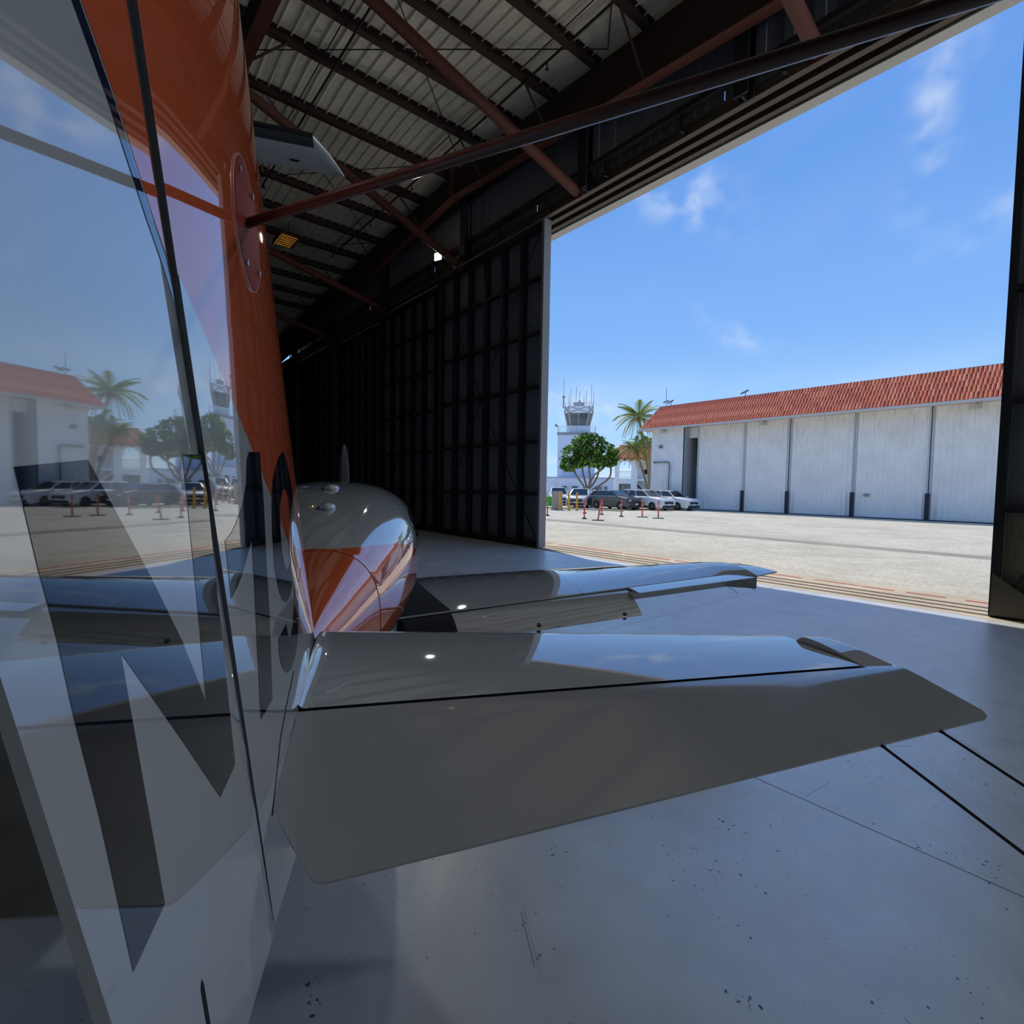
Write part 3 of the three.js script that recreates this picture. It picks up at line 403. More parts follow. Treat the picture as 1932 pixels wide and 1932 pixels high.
// wings
function wing(sx, label) {
  const K = 1.22, LW = scaled(K), mir = (r) => sx > 0 ? r : -0.496 / K - r, P = (r, y, a) => LW(mir(r), y, a), yr = (r) => 0.9 + 0.096 * (r + 0.36), order = (rows) => sx > 0 ? rows : rows.slice().reverse();
  const lead = (r) => r < 0.25 ? 4.47 : r < 1.22 ? 4.45 - (r - 0.25) * 0.34 : r < 2.12 ? 4.12 - (r - 1.22) * 0.42 : 3.742 - (r - 2.12) * 0.6 - (r > 2.54 ? 0.4 * ((r - 2.54) / 0.085) ** 2.2 : 0);
  const aft = (r) => r < 2.42 ? 3.165 : 3.01 + 0.25 * Math.max(0, r - 2.42);
  const prof = (r, bump, shrink = 1) => { const c = lead(r) + 0.05 - aft(r), y0 = yr(r), row = [], up = (t) => y0 - 0.004 + bump * (1 - (2 * t - 0.95) ** 2) * shrink; // t from the hinge (0) to the nose (1)
    for (let k = 0; k <= 24; k++) { const t = 0.94 * k / 24; row.push(P(r, up(t), aft(r) + c * t)); }
    const th = 0.14 * shrink * (0.6 + 0.4 * c / 1.35); for (let k = 1; k <= 10; k++) { const q = k / 10 * Math.PI; row.push(P(r, up(0.94) - th / 2 + th / 2 * Math.cos(q), aft(r) + c * (0.94 + 0.06 * Math.sin(q)))); }
    for (let k = 1; k <= 10; k++) { const t = 0.94 * (1 - k / 10); const te = r > 2.42 ? 0.008 : 0.09, e = t / 0.94; row.push(P(r, (up(0.94) - th) * e + (up(0) - te) * (1 - e), aft(r) + c * t)); } return row; };
  const w = part(plane, 'wing', [loft(order([0.0, 0.3, 0.6, 0.9, 1.215].map((r) => prof(r, 0.055))), { crease: 0.5 }), loft(order([1.22, 1.5, 1.8, 2.1, 2.3, 2.42].map((r) => prof(r, 0.045))).concat([]), { crease: 0.5 }), loft(order([2.425, 2.48, 2.54, 2.57, 2.595, 2.612, 2.622].map((r, i) => prof(r, 0.04, [0.8, 0.75, 0.65, 0.5, 0.35, 0.2, 0.08][i]))), { crease: 0.7 })], M.white, label);
  // walkway and the dark flap cove
  const on = (r, a, off) => { const c = lead(r) + 0.05 - aft(r), t = (a - aft(r)) / c; return P(r, yr(r) - 0.004 + 0.055 * (1 - (2 * t - 0.95) ** 2) + off, a); };
  const wk = []; for (let i = 0; i <= 12; i++) { const a = 3.168 + 1.08 * i / 12, r1 = 0.347 - 0.175 * (1 - (1 - i / 12) ** 2); wk.push([0, 1, 2, 3].map((k) => on(0.02 + (r1 - 0.02) * k / 3, a, 0.003))); }
  part(w, 'walkway', smoothNormals(order(wk)), M.walk, 'black non-slip walkway at the wing root');
  const fl = (rs, prof2) => loft(order(rs.map(prof2)), { crease: 0.6 });
  const flapProf = (r) => { const y0 = yr(r) - 0.012, row = []; for (let k = 0; k <= 12; k++) { const t = k / 12; row.push(P(r + 0.03 * t * (r < 0.6 ? 1 : 0), y0 - 0.028 * t - 0.085 * t * t, 3.145 - 0.235 * t + 0.02 * (r - 0.35))); } row.push(P(r, y0 - 0.12, 2.93), P(r, y0 - 0.10, 3.06), P(r, y0 - 0.05, 3.15)); return row; };
  const f = part(w, 'flap', fl([0.347, 0.75, 1.15, 1.53], flapProf), M.flap || (M.flap = M.white), 'lowered flap');
  part(f, 'flap_walkway', smoothNormals(order([0.05, 0.2, 0.345].map((r) => flapProf(r).slice(0, 13).map((p) => p.add(V(0, 0.001, 0)))))), M.walk, 'black inboard end of the flap');
  for (const [r, h] of [[0.86, 0.07], [1.42, 0.05]]) part(w, 'flap_bracket', bar(P(r, yr(r) - 0.10, 3.04), P(r, yr(r) - 0.13, 2.94), 0.022, h), M.black);
  part(w, 'flap_cove', smoothNormals(order([0.02, 1.54].map((r) => [P(r, yr(r) - 0.004, 3.168), P(r, yr(r) - 0.03, 3.15), P(r, yr(r) - 0.12, 3.168)]))), M.gap);
  const ailProf = (r) => { const y0 = yr(r) - 0.004, d = 3.155 - (r < 2.0 ? 0.15 : 0.15 + (r - 2) * 0.02); return [P(r, y0 + 0.002, 3.160), P(r, y0 + 0.003, 3.10), P(r, y0 - 0.002, d), P(r, y0 - 0.005, d), P(r, y0 - 0.022, 3.12), P(r, y0 - 0.022, 3.160)]; };
  const ail = part(w, 'aileron', fl([1.545, 1.9, 2.2, 2.40], ailProf), M.white);
  for (const r of [2.15, 2.28]) part(ail, 'static_wick', rod(P(r, yr(r) - 0.012, 3.01), P(r, yr(r) - 0.05, 2.85), 0.0022, 6), M.black);
  part(w, 'landing_light', (() => { const rows = []; for (let i = 0; i <= 6; i++) rows.push([0, 1, 2].map((k) => on(1.28 + 0.5 * i / 6, lead(1.28 + 0.5 * i / 6) - 0.12 - 0.06 * k, -0.005))); return smoothNormals(order(rows)); })(), M.glass);
  // main gear leg and wheel
  const wx = sx * 1.25, lg = part(plane, 'main_gear_leg', bar(V(sx * 0.75, 0.74, 4 - 4.5), V(wx, 0.22, 4 - 4.35), 0.09, 0.03), M.white); part(lg, 'axle', rod(V(wx - 0.07, 0.2, 4 - 4.35), V(wx + 0.12, 0.2, 4 - 4.35), 0.025, 10), M.steel);
  part(lg, 'wheel', new THREE.TorusGeometry(0.135, 0.065, 14, 32).rotateY(Math.PI / 2).translate(wx + sx * 0.06, 0.2, 4 - 4.35), M.rubber); part(lg, 'hub', rod(V(wx + sx * 0.02, 0.2, 4 - 4.35), V(wx + sx * 0.1, 0.2, 4 - 4.35), 0.09, 20), M.steel);
}
wing(1, 'right wing reaching towards the doorway'); wing(-1, 'left wing hidden behind the tail');
{ const ng = part(plane, 'nose_gear_leg', [rod(V(-0.38, 0.9, 4 - 6.4), V(-0.38, 0.2, 4 - 6.55), 0.03, 10)], M.white); part(ng, 'wheel', new THREE.TorusGeometry(0.11, 0.06, 14, 32).rotateY(Math.PI / 2).translate(-0.38, 0.17, 4 - 6.55), M.rubber); }

// ---------------------------------------------------------------- hangar lamps and the tail of another airplane
{
  const lamp = thing('floodlight', [-15.23, 9.45, -9.3], 0.35, 'lit white floodlight on the header above the left door leaf', 'lamp');
  part(lamp, 'housing', box(0.30, 0.26, 0.10, 0, 0, -0.06), M.dark); part(lamp, 'bracket', [rod(V(0, -0.12, -0.06), V(-0.1, -0.55, -0.3), 0.02, 6), rod(V(0, -0.12, -0.06), V(0.25, -0.5, -0.3), 0.02, 6), box(0.5, 0.05, 0.05, 0.08, -0.55, -0.33)], M.dark);
  part(lamp, 'lamp_lens', new THREE.BoxGeometry(0.27, 0.23, 0.02), std({ color: 0xffffff, emissive: new THREE.Color(1, 0.97, 0.86), emissiveIntensity: 18 }));
  const sp = new THREE.SpotLight(new THREE.Color(1, 0.96, 0.86), 14, 0, 1.2, 0.8, 2); sp.position.set(0, 0, 0.05); sp.target.position.set(1.5, -3, 6); sp.castShadow = true; sp.shadow.radius = 5; lamp.add(sp, sp.target);
  // added fill floodlights, unseen right of the doorway, to brighten airplane and floor
  const cool = new THREE.Color(0.86, 0.94, 1);
  for (const [x, label] of [[4.6, 'added unseen fill floodlight on the header right of the doorway'], [9.6, 'added unseen fill floodlight on the header at the far right end']]) {
    const f = thing('floodlight', [x, 9.0, -8.9], -0.35, label, 'lamp'); part(f, 'housing', box(0.42, 0.36, 0.10, 0, 0, -0.06), M.dark); part(f, 'bracket', rod(V(0, 0.1, -0.06), V(0, 0.3, -0.45), 0.02, 6), M.dark); part(f, 'lamp_lens', box(0.38, 0.32, 0.02), std({ color: 0xffffff, emissive: cool, emissiveIntensity: 12 }));
    const q = new THREE.SpotLight(cool, 70, 0, 1.5, 0.9, 2); q.position.set(0, 0, 0.05); q.target.position.set(-3, -0.6, 8); q.castShadow = true; q.shadow.radius = 10; f.add(q, q.target);
  }
  for (const [x, z, label] of [[-21.2, -6.15, 'dim amber grid lamp under the roof beside the tail fin'], [-7.95, -5.7, 'dim amber grid lamp at the top edge of the picture']]) {
    const h = thing('grid_lamp', [x, roofY(x) - 0.62, z], 0, label, 'lamp'); part(h, 'housing', [box(1.1, 0.03, 0.7, 0, 0.09, 0), box(1.1, 0.14, 0.02, 0, 0.02, 0.35), box(1.1, 0.14, 0.02, 0, 0.02, -0.35), rod(V(-0.4, 0.1, 0), V(-0.4, 0.5, 0), 0.01, 5), rod(V(0.4, 0.1, 0), V(0.4, 0.5, 0), 0.01, 5)], M.dark);
    for (let k = 0; k < 6; k++) part(h, 'lamp_tube', rod(V(-0.45 + 0.18 * k, 0, -0.3), V(-0.45 + 0.18 * k, 0, 0.3), 0.02, 8), std({ color: 0x201008, emissive: new THREE.Color(1, 0.42, 0.06), emissiveIntensity: 0.2 }));
    part(h, 'grille', Array.from({ length: 5 }, (_, k) => box(1.08, 0.012, 0.012, 0, -0.05, -0.26 + 0.13 * k)), M.dark);
    const p = new THREE.PointLight(new THREE.Color(1, 0.5, 0.12), 0.12, 0, 2); p.position.set(0, -0.12, 0); p.castShadow = true; h.add(p);
  }
  // T-tail behind the fin: only what can be seen of it, standing on its own fuselage and wheels
  const K = 1.6, at = (x, z) => V(x * K, EYE + 3.25 * K, z * K), h2 = V(0.917, 0, 0.398).normalize(), sp2 = V(0.398, 0, -0.917).normalize();
  const c = at(-5.83, -1.39).addScaledVector(sp2, -1.5); // where the tail meets its fin
  const t = thing('airplane', [c.x, 0, c.z], Math.atan2(-h2.x, -h2.z), 'white T-tail airplane behind the orange fin, only its high tailplane tip showing', 'airplane');
  const Y = c.y, q = (s, y, a) => V(s, y, -a); // s: to its right, a: ahead
  const loc = (p) => { const d = p.clone().sub(V(c.x, 0, c.z)); return [d.dot(V(-h2.z, 0, h2.x)), d.dot(h2)]; };
  const tipT = loc(at(-5.481, -2.19)), tipL = loc(at(-5.031, -1.706)), sg = Math.sign(tipT[0]);
  const prof = (s, a0, a1, th) => { const p = []; for (let k = 0; k <= 16; k++) { const w = k / 16 * 2 * Math.PI, u = 0.5 - 0.5 * Math.cos(w); p.push(q(s, Y + th * Math.sin(w) * (u < 0.4 ? 1 : 1 - (u - 0.4) * 1.2), a1 + (a0 - a1) * u)); } p.pop(); return p; };
  const S = Math.abs(tipT[0]), rootA = [tipT[1] + 0.02, tipT[1] + 1.02], tp = loc(at(-5.25, -1.62));
  const SL = Math.abs(tipL[0]) / S, fr = [-1, -(SL + 1) / 2, -SL, 0, SL, (SL + 1) / 2, 1];
  const rings = fr.map((e0) => { const e = Math.abs(e0), k = Math.max(0, (e - SL) / (1 - SL)), a0 = rootA[0] + (tipT[1] - rootA[0]) * e, aL = rootA[1] + (tipL[1] - rootA[1]) * Math.min(1, e / SL); return prof(e0 * S, a0, aL + (a0 + 0.05 - aL) * k ** 1.3, k > 0.9 ? 0.012 : 0.07 - 0.02 * e - 0.02 * k); });
  const stb = part(t, 'horizontal_stabilizer', loft(rings, { crease: 0.5 }), M.white);
  part(stb, 'deice_boot', loft([-S * SL, 0, S * SL].map((s) => { const e = Math.abs(s) / S, a1 = rootA[1] + (tipL[1] - rootA[1]) * e / SL; return [[0.008, 0.03], [0.012, 0.0], [0.006, -0.045], [-0.1, -0.075 + 0.02 * e], [-0.2, -0.083 + 0.02 * e], [-0.2, -0.05], [-0.02, 0.0]].map(([da, dy]) => q(s, Y + dy, a1 + da)); }), { crease: 0.6 }), M.letter, 'dark navy strip along the leading edge');
  for (const e of [0.55, 0.8, 0.985]) part(stb, 'static_wick', rod(q(sg * S * e, Y, rootA[0] + (tipT[1] - rootA[0]) * e + 0.01), q(sg * S * e, Y - 0.03, rootA[0] + (tipT[1] - rootA[0]) * e - 0.22), 0.004, 6), M.edge);
  part(stb, 'balance_slot', box(0.14, 0.012, 0.03, sg * S * 0.74, Y - 0.05, -(rootA[0] + 0.3)), M.gap);
  part(t, 'vertical_fin', loft([1.9, 3.5, Y].map((y) => { const e = (Y - y) / (Y - 1.9), p = []; for (let k = 0; k < 24; k++) { const w = k / 24 * 2 * Math.PI; p.push(q(0.11 * Math.sin(w), y, rootA[0] + 0.5 + 0.9 * e + (0.55 + 0.5 * e) * Math.cos(w))); } return p; }), { crease: 0.5 }), M.white);
  part(t, 'fuselage', loft([[-0.2, 2.55, 0.08], [1, 2.45, 0.42], [2.2, 2.3, 0.72], [3.6, 2.2, 0.86], [7.5, 2.15, 0.86], [9, 2.05, 0.7], [10, 1.9, 0.35], [10.4, 1.85, 0.05]].map(([a, y, r]) => Array.from({ length: 32 }, (_, k) => q(r * Math.cos(k / 32 * 6.2832), y + r * Math.sin(k / 32 * 6.2832), a))), { crease: 0 }), M.white);
  for (const [s, a] of [[1.2, 3.0], [-1.2, 3.0], [0, 8.8]]) { const lg = part(t, 'gear_leg', rod(q(s * 0.7, 1.6, a), q(s, 0.3, a), 0.05, 10), M.white); part(lg, 'wheel', new THREE.TorusGeometry(0.2, 0.09, 12, 28).rotateY(Math.PI / 2).translate(s, 0.29, -a), M.rubber); }
}

// ---------------------------------------------------------------- the ramp outside
part(scene, 'ground', uvPlanar(span(-320, 120, -0.4, -0.004, -420, -11.46), 'X', 'Z', 1 / 9), M.asphalt).userData.kind = 'structure';
{
  const g = struct('trim'), mat = std({ map: asphaltTex, color: lin(0.62, 0.60, 0.58), roughness: 0.95 });
  part(g, 'asphalt_seam', uvPlanar(span(-90, 40, -0.05, 0.0, -19.5, -18.55), 'X', 'Z', 1 / 5), mat);
}
{ // delineator posts with heavy bases
  const post = (tilt, flatBase) => (o) => {
    part(o, 'base', flatBase ? [box(0.62, 0.035, 0.26, 0, 0.018, 0)] : [new THREE.CylinderGeometry(0.10, 0.16, 0.07, 16).translate(0, 0.035, 0)], M.rubber);
    part(o, 'post', rod(V(0, 0.05, 0), V(tilt, 0.98, 0), 0.042, 12), M.delin || (M.delin = std({ color: lin(0.72, 0.13, 0.07), roughness: 0.6 })));
    part(o, 'reflective_band', rod(V(tilt * 0.72, 0.70, 0), V(tilt * 0.80, 0.78, 0), 0.0435, 12), M.band || (M.band = std({ color: lin(0.8, 0.62, 0.55), roughness: 0.5 })));
    part(o, 'top_loop', new THREE.TorusGeometry(0.045, 0.018, 6, 14).translate(tilt, 1.0, 0), M.delin);
  };
  const D = [[-22.6, -21.7, 0, 0, 'short orange delineator post nearest the left door leaf, below the green bin'], [-19.4, -21.5, 0, 0, 'orange delineator post in the nearer row, just left of the leaning one'], [-18.1, -21.15, 0.14, 1, 'leaning orange delineator post on a flat black base'], [-23.8, -26.4, 0, 0, 'orange delineator post of the farther row, right of the yellow bollards'],
    [-21.95, -26, 0, 0, 'orange delineator post in front of the rear wheel of the charcoal car'], [-19.8, -25.3, 0, 0, 'orange delineator post in front of the front wheel of the charcoal car'], [-18.84, -26.1, -0.02, 1, 'orange delineator post in front of the nose of the charcoal car'], [-17.7, -26.1, 0, 1, 'rightmost orange delineator post, in front of the white crossover']];
  for (const [x, z, t, f, l] of D) post(t, f)(thing('delineator_post', [x, 0, z], 0.9, l, 'traffic post', 'orange delineator posts on the ramp'));
}
{ // yellow bollards, utility cabinet, green bin, kerb
  const yel = std({ color: lin(0.80, 0.42, 0.02), roughness: 0.6 });
  const b = (x, z, h, r, label) => { const o = thing('bollard', [x, 0, z], 0, label, 'bollard', 'yellow bollards round the cabinet'); part(o, 'pipe', [rod(V(0, 0, 0), V(0, h, 0), r, 16), new THREE.SphereGeometry(r, 16, 8, 0, 6.3, 0, 1.57).scale(1, 0.5, 1).translate(0, h, 0)], yel); part(o, 'footing', new THREE.CylinderGeometry(r * 1.7, r * 1.9, 0.06, 16).translate(0, 0.03, 0), M.concrete); };
  b(-27.36, -27.55, 1.38, 0.085, 'yellow bollard touching the right edge of the grey cabinet'); b(-26.75, -27.9, 1.38, 0.085, 'middle yellow bollard right of the grey cabinet'); b(-26.4, -28.4, 1.36, 0.075, 'yellow bollard farthest to the right of the grey cabinet'); b(-31.0, -30.5, 1.05, 0.085, 'lemon-yellow bollard between the green bin and the grey cabinet');
  const cab = thing('utility_cabinet', [-28.0, 0, -27.9], 0.6, 'grey concrete utility cabinet beside yellow bollards', 'cabinet'); part(cab, 'body', box(0.72, 1.38, 0.7, 0, 0.73, 0), std({ color: lin(0.42, 0.39, 0.35), roughness: 0.9 })); part(cab, 'plinth', box(0.84, 0.08, 0.82, 0, 0.04, 0), M.concrete); part(cab, 'lid', box(0.78, 0.04, 0.76, 0, 1.43, 0), std({ color: lin(0.34, 0.33, 0.31), roughness: 0.8 }));
  const bin = thing('waste_bin', [-32.1, 0, -31.0], 0.8, 'bright green waste bin beside the left door leaf', 'bin'), gm = std({ color: lin(0.04, 0.42, 0.05), roughness: 0.5 });
  part(bin, 'body', loft([[0.12, 0.26], [0.85, 0.36]].map(([y, r]) => [[-r, -r], [r, -r], [r, r], [-r, r]].map(([x, z]) => V(x, y, z)))), gm); part(bin, 'lid', box(0.80, 0.06, 0.82, 0, 0.89, 0), gm); for (const s of [-1, 1]) part(bin, 'wheel', rod(V(0.25 * s, 0.1, -0.3), V(0.33 * s, 0.1, -0.3), 0.1, 14), M.rubber);
  part(struct('trim'), 'kerb', [box(14, 0.12, 0.3, -31, 0.06, -29.2, 0.3)], M.concrete);
}
// cars: extruded body with wheel arches, tapered glasshouse with separate panes
function car(pos, turn, label, c) {
  const o = thing('car', pos, turn, label, 'car'), W = c.w || 1.84, Ln = c.l || 4.5, H = c.h || 1.62, belt = c.belt || 0.98, f = Ln / 2, wb = Ln * 0.30, wr = c.wr || 0.35; // +x is ahead
  const paint = phy({ color: lin(...c.color), roughness: 0.4, clearcoat: 1, clearcoatRoughness: 0.03, metalness: c.metal || 0 });
  const s = new THREE.Shape(); s.moveTo(-f + 0.1, 0.30); s.lineTo(-wb - wr - 0.07, 0.27); s.absarc(-wb, 0.34, wr + 0.06, Math.PI, 0, true); s.lineTo(wb - wr - 0.07, 0.25); s.absarc(wb, 0.34, wr + 0.06, Math.PI, 0, true); s.lineTo(f - 0.12, 0.28);
  s.quadraticCurveTo(f, 0.32, f, 0.55); s.quadraticCurveTo(f - 0.02, 0.80, f - 0.22, 0.88); s.quadraticCurveTo(f * 0.62, belt + 0.01, f * 0.40, belt + 0.03); s.lineTo(-f * 0.86, belt + 0.05); s.quadraticCurveTo(-f + 0.02, belt - 0.05, -f, 0.70); s.quadraticCurveTo(-f - 0.02, 0.35, -f + 0.1, 0.30);
  const body = new THREE.ExtrudeGeometry(s, { depth: W - 0.24, bevelEnabled: true, bevelSize: 0.10, bevelThickness: 0.12, bevelSegments: 4, curveSegments: 10 }).translate(0, 0, -(W - 0.24) / 2); part(o, 'body', toCreasedNormals(body, 0.5), paint);
  const x = { a: f * 0.50, b: f * 0.12, c: -f * (c.hatch || 0.74), d: -f * 0.95 }, yb = belt + 0.03, w0 = W / 2 - 0.08, w1 = W / 2 - 0.26;
  const R4 = (x0, y, x1, w) => [V(x0, y, -w), V(x1, y, -w), V(x1, y, w), V(x0, y, w)];
  part(o, 'roof', loft([R4(x.b - 0.02, H - 0.06, x.c, w1 + 0.02), R4(x.b - 0.10, H - 0.01, x.c + 0.08, w1 - 0.06), R4(x.b - 0.3, H, x.c + 0.3, w1 - 0.2)], { crease: 0.9 }), paint);
  const P = (t, side, up) => V(0, 0, 0), yt = H - 0.06, quad = (a, b, cc, d) => { const g = new THREE.BufferGeometry(); const n = b.clone().sub(a).cross(d.clone().sub(a)).normalize().multiplyScalar(0.012); const r1 = [a, b, cc, d], r2 = r1.map((p) => p.clone().sub(n)); return loft([r2, r1], { crease: 0.2 }); };
  part(o, 'windshield', quad(V(x.a, yb, -w0 + 0.03), V(x.a, yb, w0 - 0.03), V(x.b, yt, w1), V(x.b, yt, -w1)), M.glass); part(o, 'rear_window', quad(V(x.d, yb, w0 - 0.06), V(x.d, yb, -w0 + 0.06), V(x.c, yt, -w1), V(x.c, yt, w1)), M.glass);
  for (const sd of [-1, 1]) { const L3 = (u, v) => { const xa = x.d + (x.a - x.d) * u, xt = x.c + (x.b - x.c) * u; return V(xa + (xt - xa) * v, yb + (yt - yb) * v, sd * (w0 + (w1 - w0) * v)); };
    for (const [u0, u1] of [[0.05, 0.27], [0.30, 0.59], [0.62, 0.96]]) part(o, 'side_window', sd > 0 ? quad(L3(u0, 0.04), L3(u0, 0.92), L3(u1, 0.92), L3(u1, 0.04)) : quad(L3(u1, 0.04), L3(u1, 0.92), L3(u0, 0.92), L3(u0, 0.04)), M.glass);
    part(o, 'pillar', [0.0, 0.285, 0.605, 1].map((u) => bar(L3(u, 0), L3(u, 1), 0.07, 0.05)), paint); part(o, 'wing_mirror', new THREE.SphereGeometry(1, 10, 8).scale(0.08, 0.07, 0.11).translate(x.a - 0.12, yb + 0.07, sd * (W / 2 + 0.06)), paint);
    if (c.rails) part(o, 'roof_rail', rod(V(x.b - 0.3, H + 0.03, sd * (w1 - 0.05)), V(x.c + 0.15, H + 0.03, sd * (w1 - 0.05)), 0.018, 6), M.edge);
    part(o, 'headlight', new THREE.SphereGeometry(1, 12, 8).scale(0.16, 0.075, 0.17).translate(f - 0.05, 0.76, sd * (W / 2 - 0.20)), phy({ color: lin(0.75, 0.77, 0.8), roughness: 0.05, clearcoat: 1 })); part(o, 'tail_light', box(0.10, 0.14, 0.28, -f - 0.03, 0.86, sd * (W / 2 - 0.22)), std({ color: lin(0.3, 0.01, 0.01), roughness: 0.3 }));
    for (const xx of [-wb, wb]) { const wh = part(o, 'wheel', new THREE.TorusGeometry(wr - 0.09, 0.105, 12, 28).translate(xx, 0.345, sd * (W / 2 - 0.10)), M.rubber); part(wh, 'rim', [rod(V(xx, 0.345, sd * (W / 2 - 0.16)), V(xx, 0.345, sd * (W / 2 - 0.045)), 0.05, 10), new THREE.TorusGeometry(0.22, 0.022, 6, 24).translate(xx, 0.345, sd * (W / 2 - 0.05)), ...Array.from({ length: 5 }, (_, k) => bar(V(xx, 0.345, sd * (W / 2 - 0.05)), V(xx + 0.22 * Math.cos(k * 1.2566), 0.345 + 0.22 * Math.sin(k * 1.2566), sd * (W / 2 - 0.05)), 0.045, 0.03))], M.steel); }
    part(o, 'sill', span(-wb + wr, wb - wr, 0.2, 0.36, Math.min(sd * (W / 2 - 0.08), sd * (W / 2 + 0.005)), Math.max(sd * (W / 2 - 0.08), sd * (W / 2 + 0.005))), M.black);
  }
  part(o, 'grille', box(0.06, 0.20, W * 0.60, f + 0.075, 0.62, 0), M.black); for (const xx of [f + 0.03, -f - 0.04]) part(o, 'bumper', box(0.16, 0.20, W * 0.84, xx, 0.33, 0), M.black); part(o, 'plate', box(0.02, 0.12, 0.32, f + 0.115, 0.48, 0), M.stucco);
  return o;
}
const WHITE = [0.78, 0.79, 0.80];
car([-27.45, 0, -34.2], -0.06, 'charcoal hatchback with dark windows parked nearest the orange posts', { color: [0.03, 0.035, 0.038], l: 4.4, h: 1.58, metal: 0.1 });
car([-25.9, 0, -36.2], -0.05, 'white crossover with silver wheels right behind the charcoal hatchback', { color: WHITE, l: 4.65, h: 1.66, rails: true });
car([-24.9, 0, -38.35], -0.05, 'white car parked tight against the white hangar wall', { color: WHITE, l: 4.5, h: 1.64, rails: true });
car([-31.6, 0, -34.5], -1.0, 'silver-grey crossover facing us behind the yellow bollards', { color: [0.42, 0.42, 0.42], l: 4.6, h: 1.68, metal: 0.4, rails: true });
car([-31.5, 0, -38.2], -0.1, 'slate-blue sedan between the silver crossover and the charcoal hatchback', { color: [0.13, 0.16, 0.21], l: 4.7, h: 1.46, metal: 0.4 });
car([-36.5, 0, -36.5], -0.7, 'white-roofed van-like car behind the grey cabinet', { color: WHITE, l: 4.7, h: 1.75 });
car([-41.5, 0, -38.0], -0.5, 'teal-grey car half hidden by the left door leaf', { color: [0.20, 0.27, 0.28], l: 4.6, h: 1.5, metal: 0.3 });
car([-34.5, 0, -41.5], -0.1, 'pale silver car deeper in the lot below the tree trunk', { color: [0.55, 0.57, 0.6], l: 4.6, h: 1.5, metal: 0.3 });

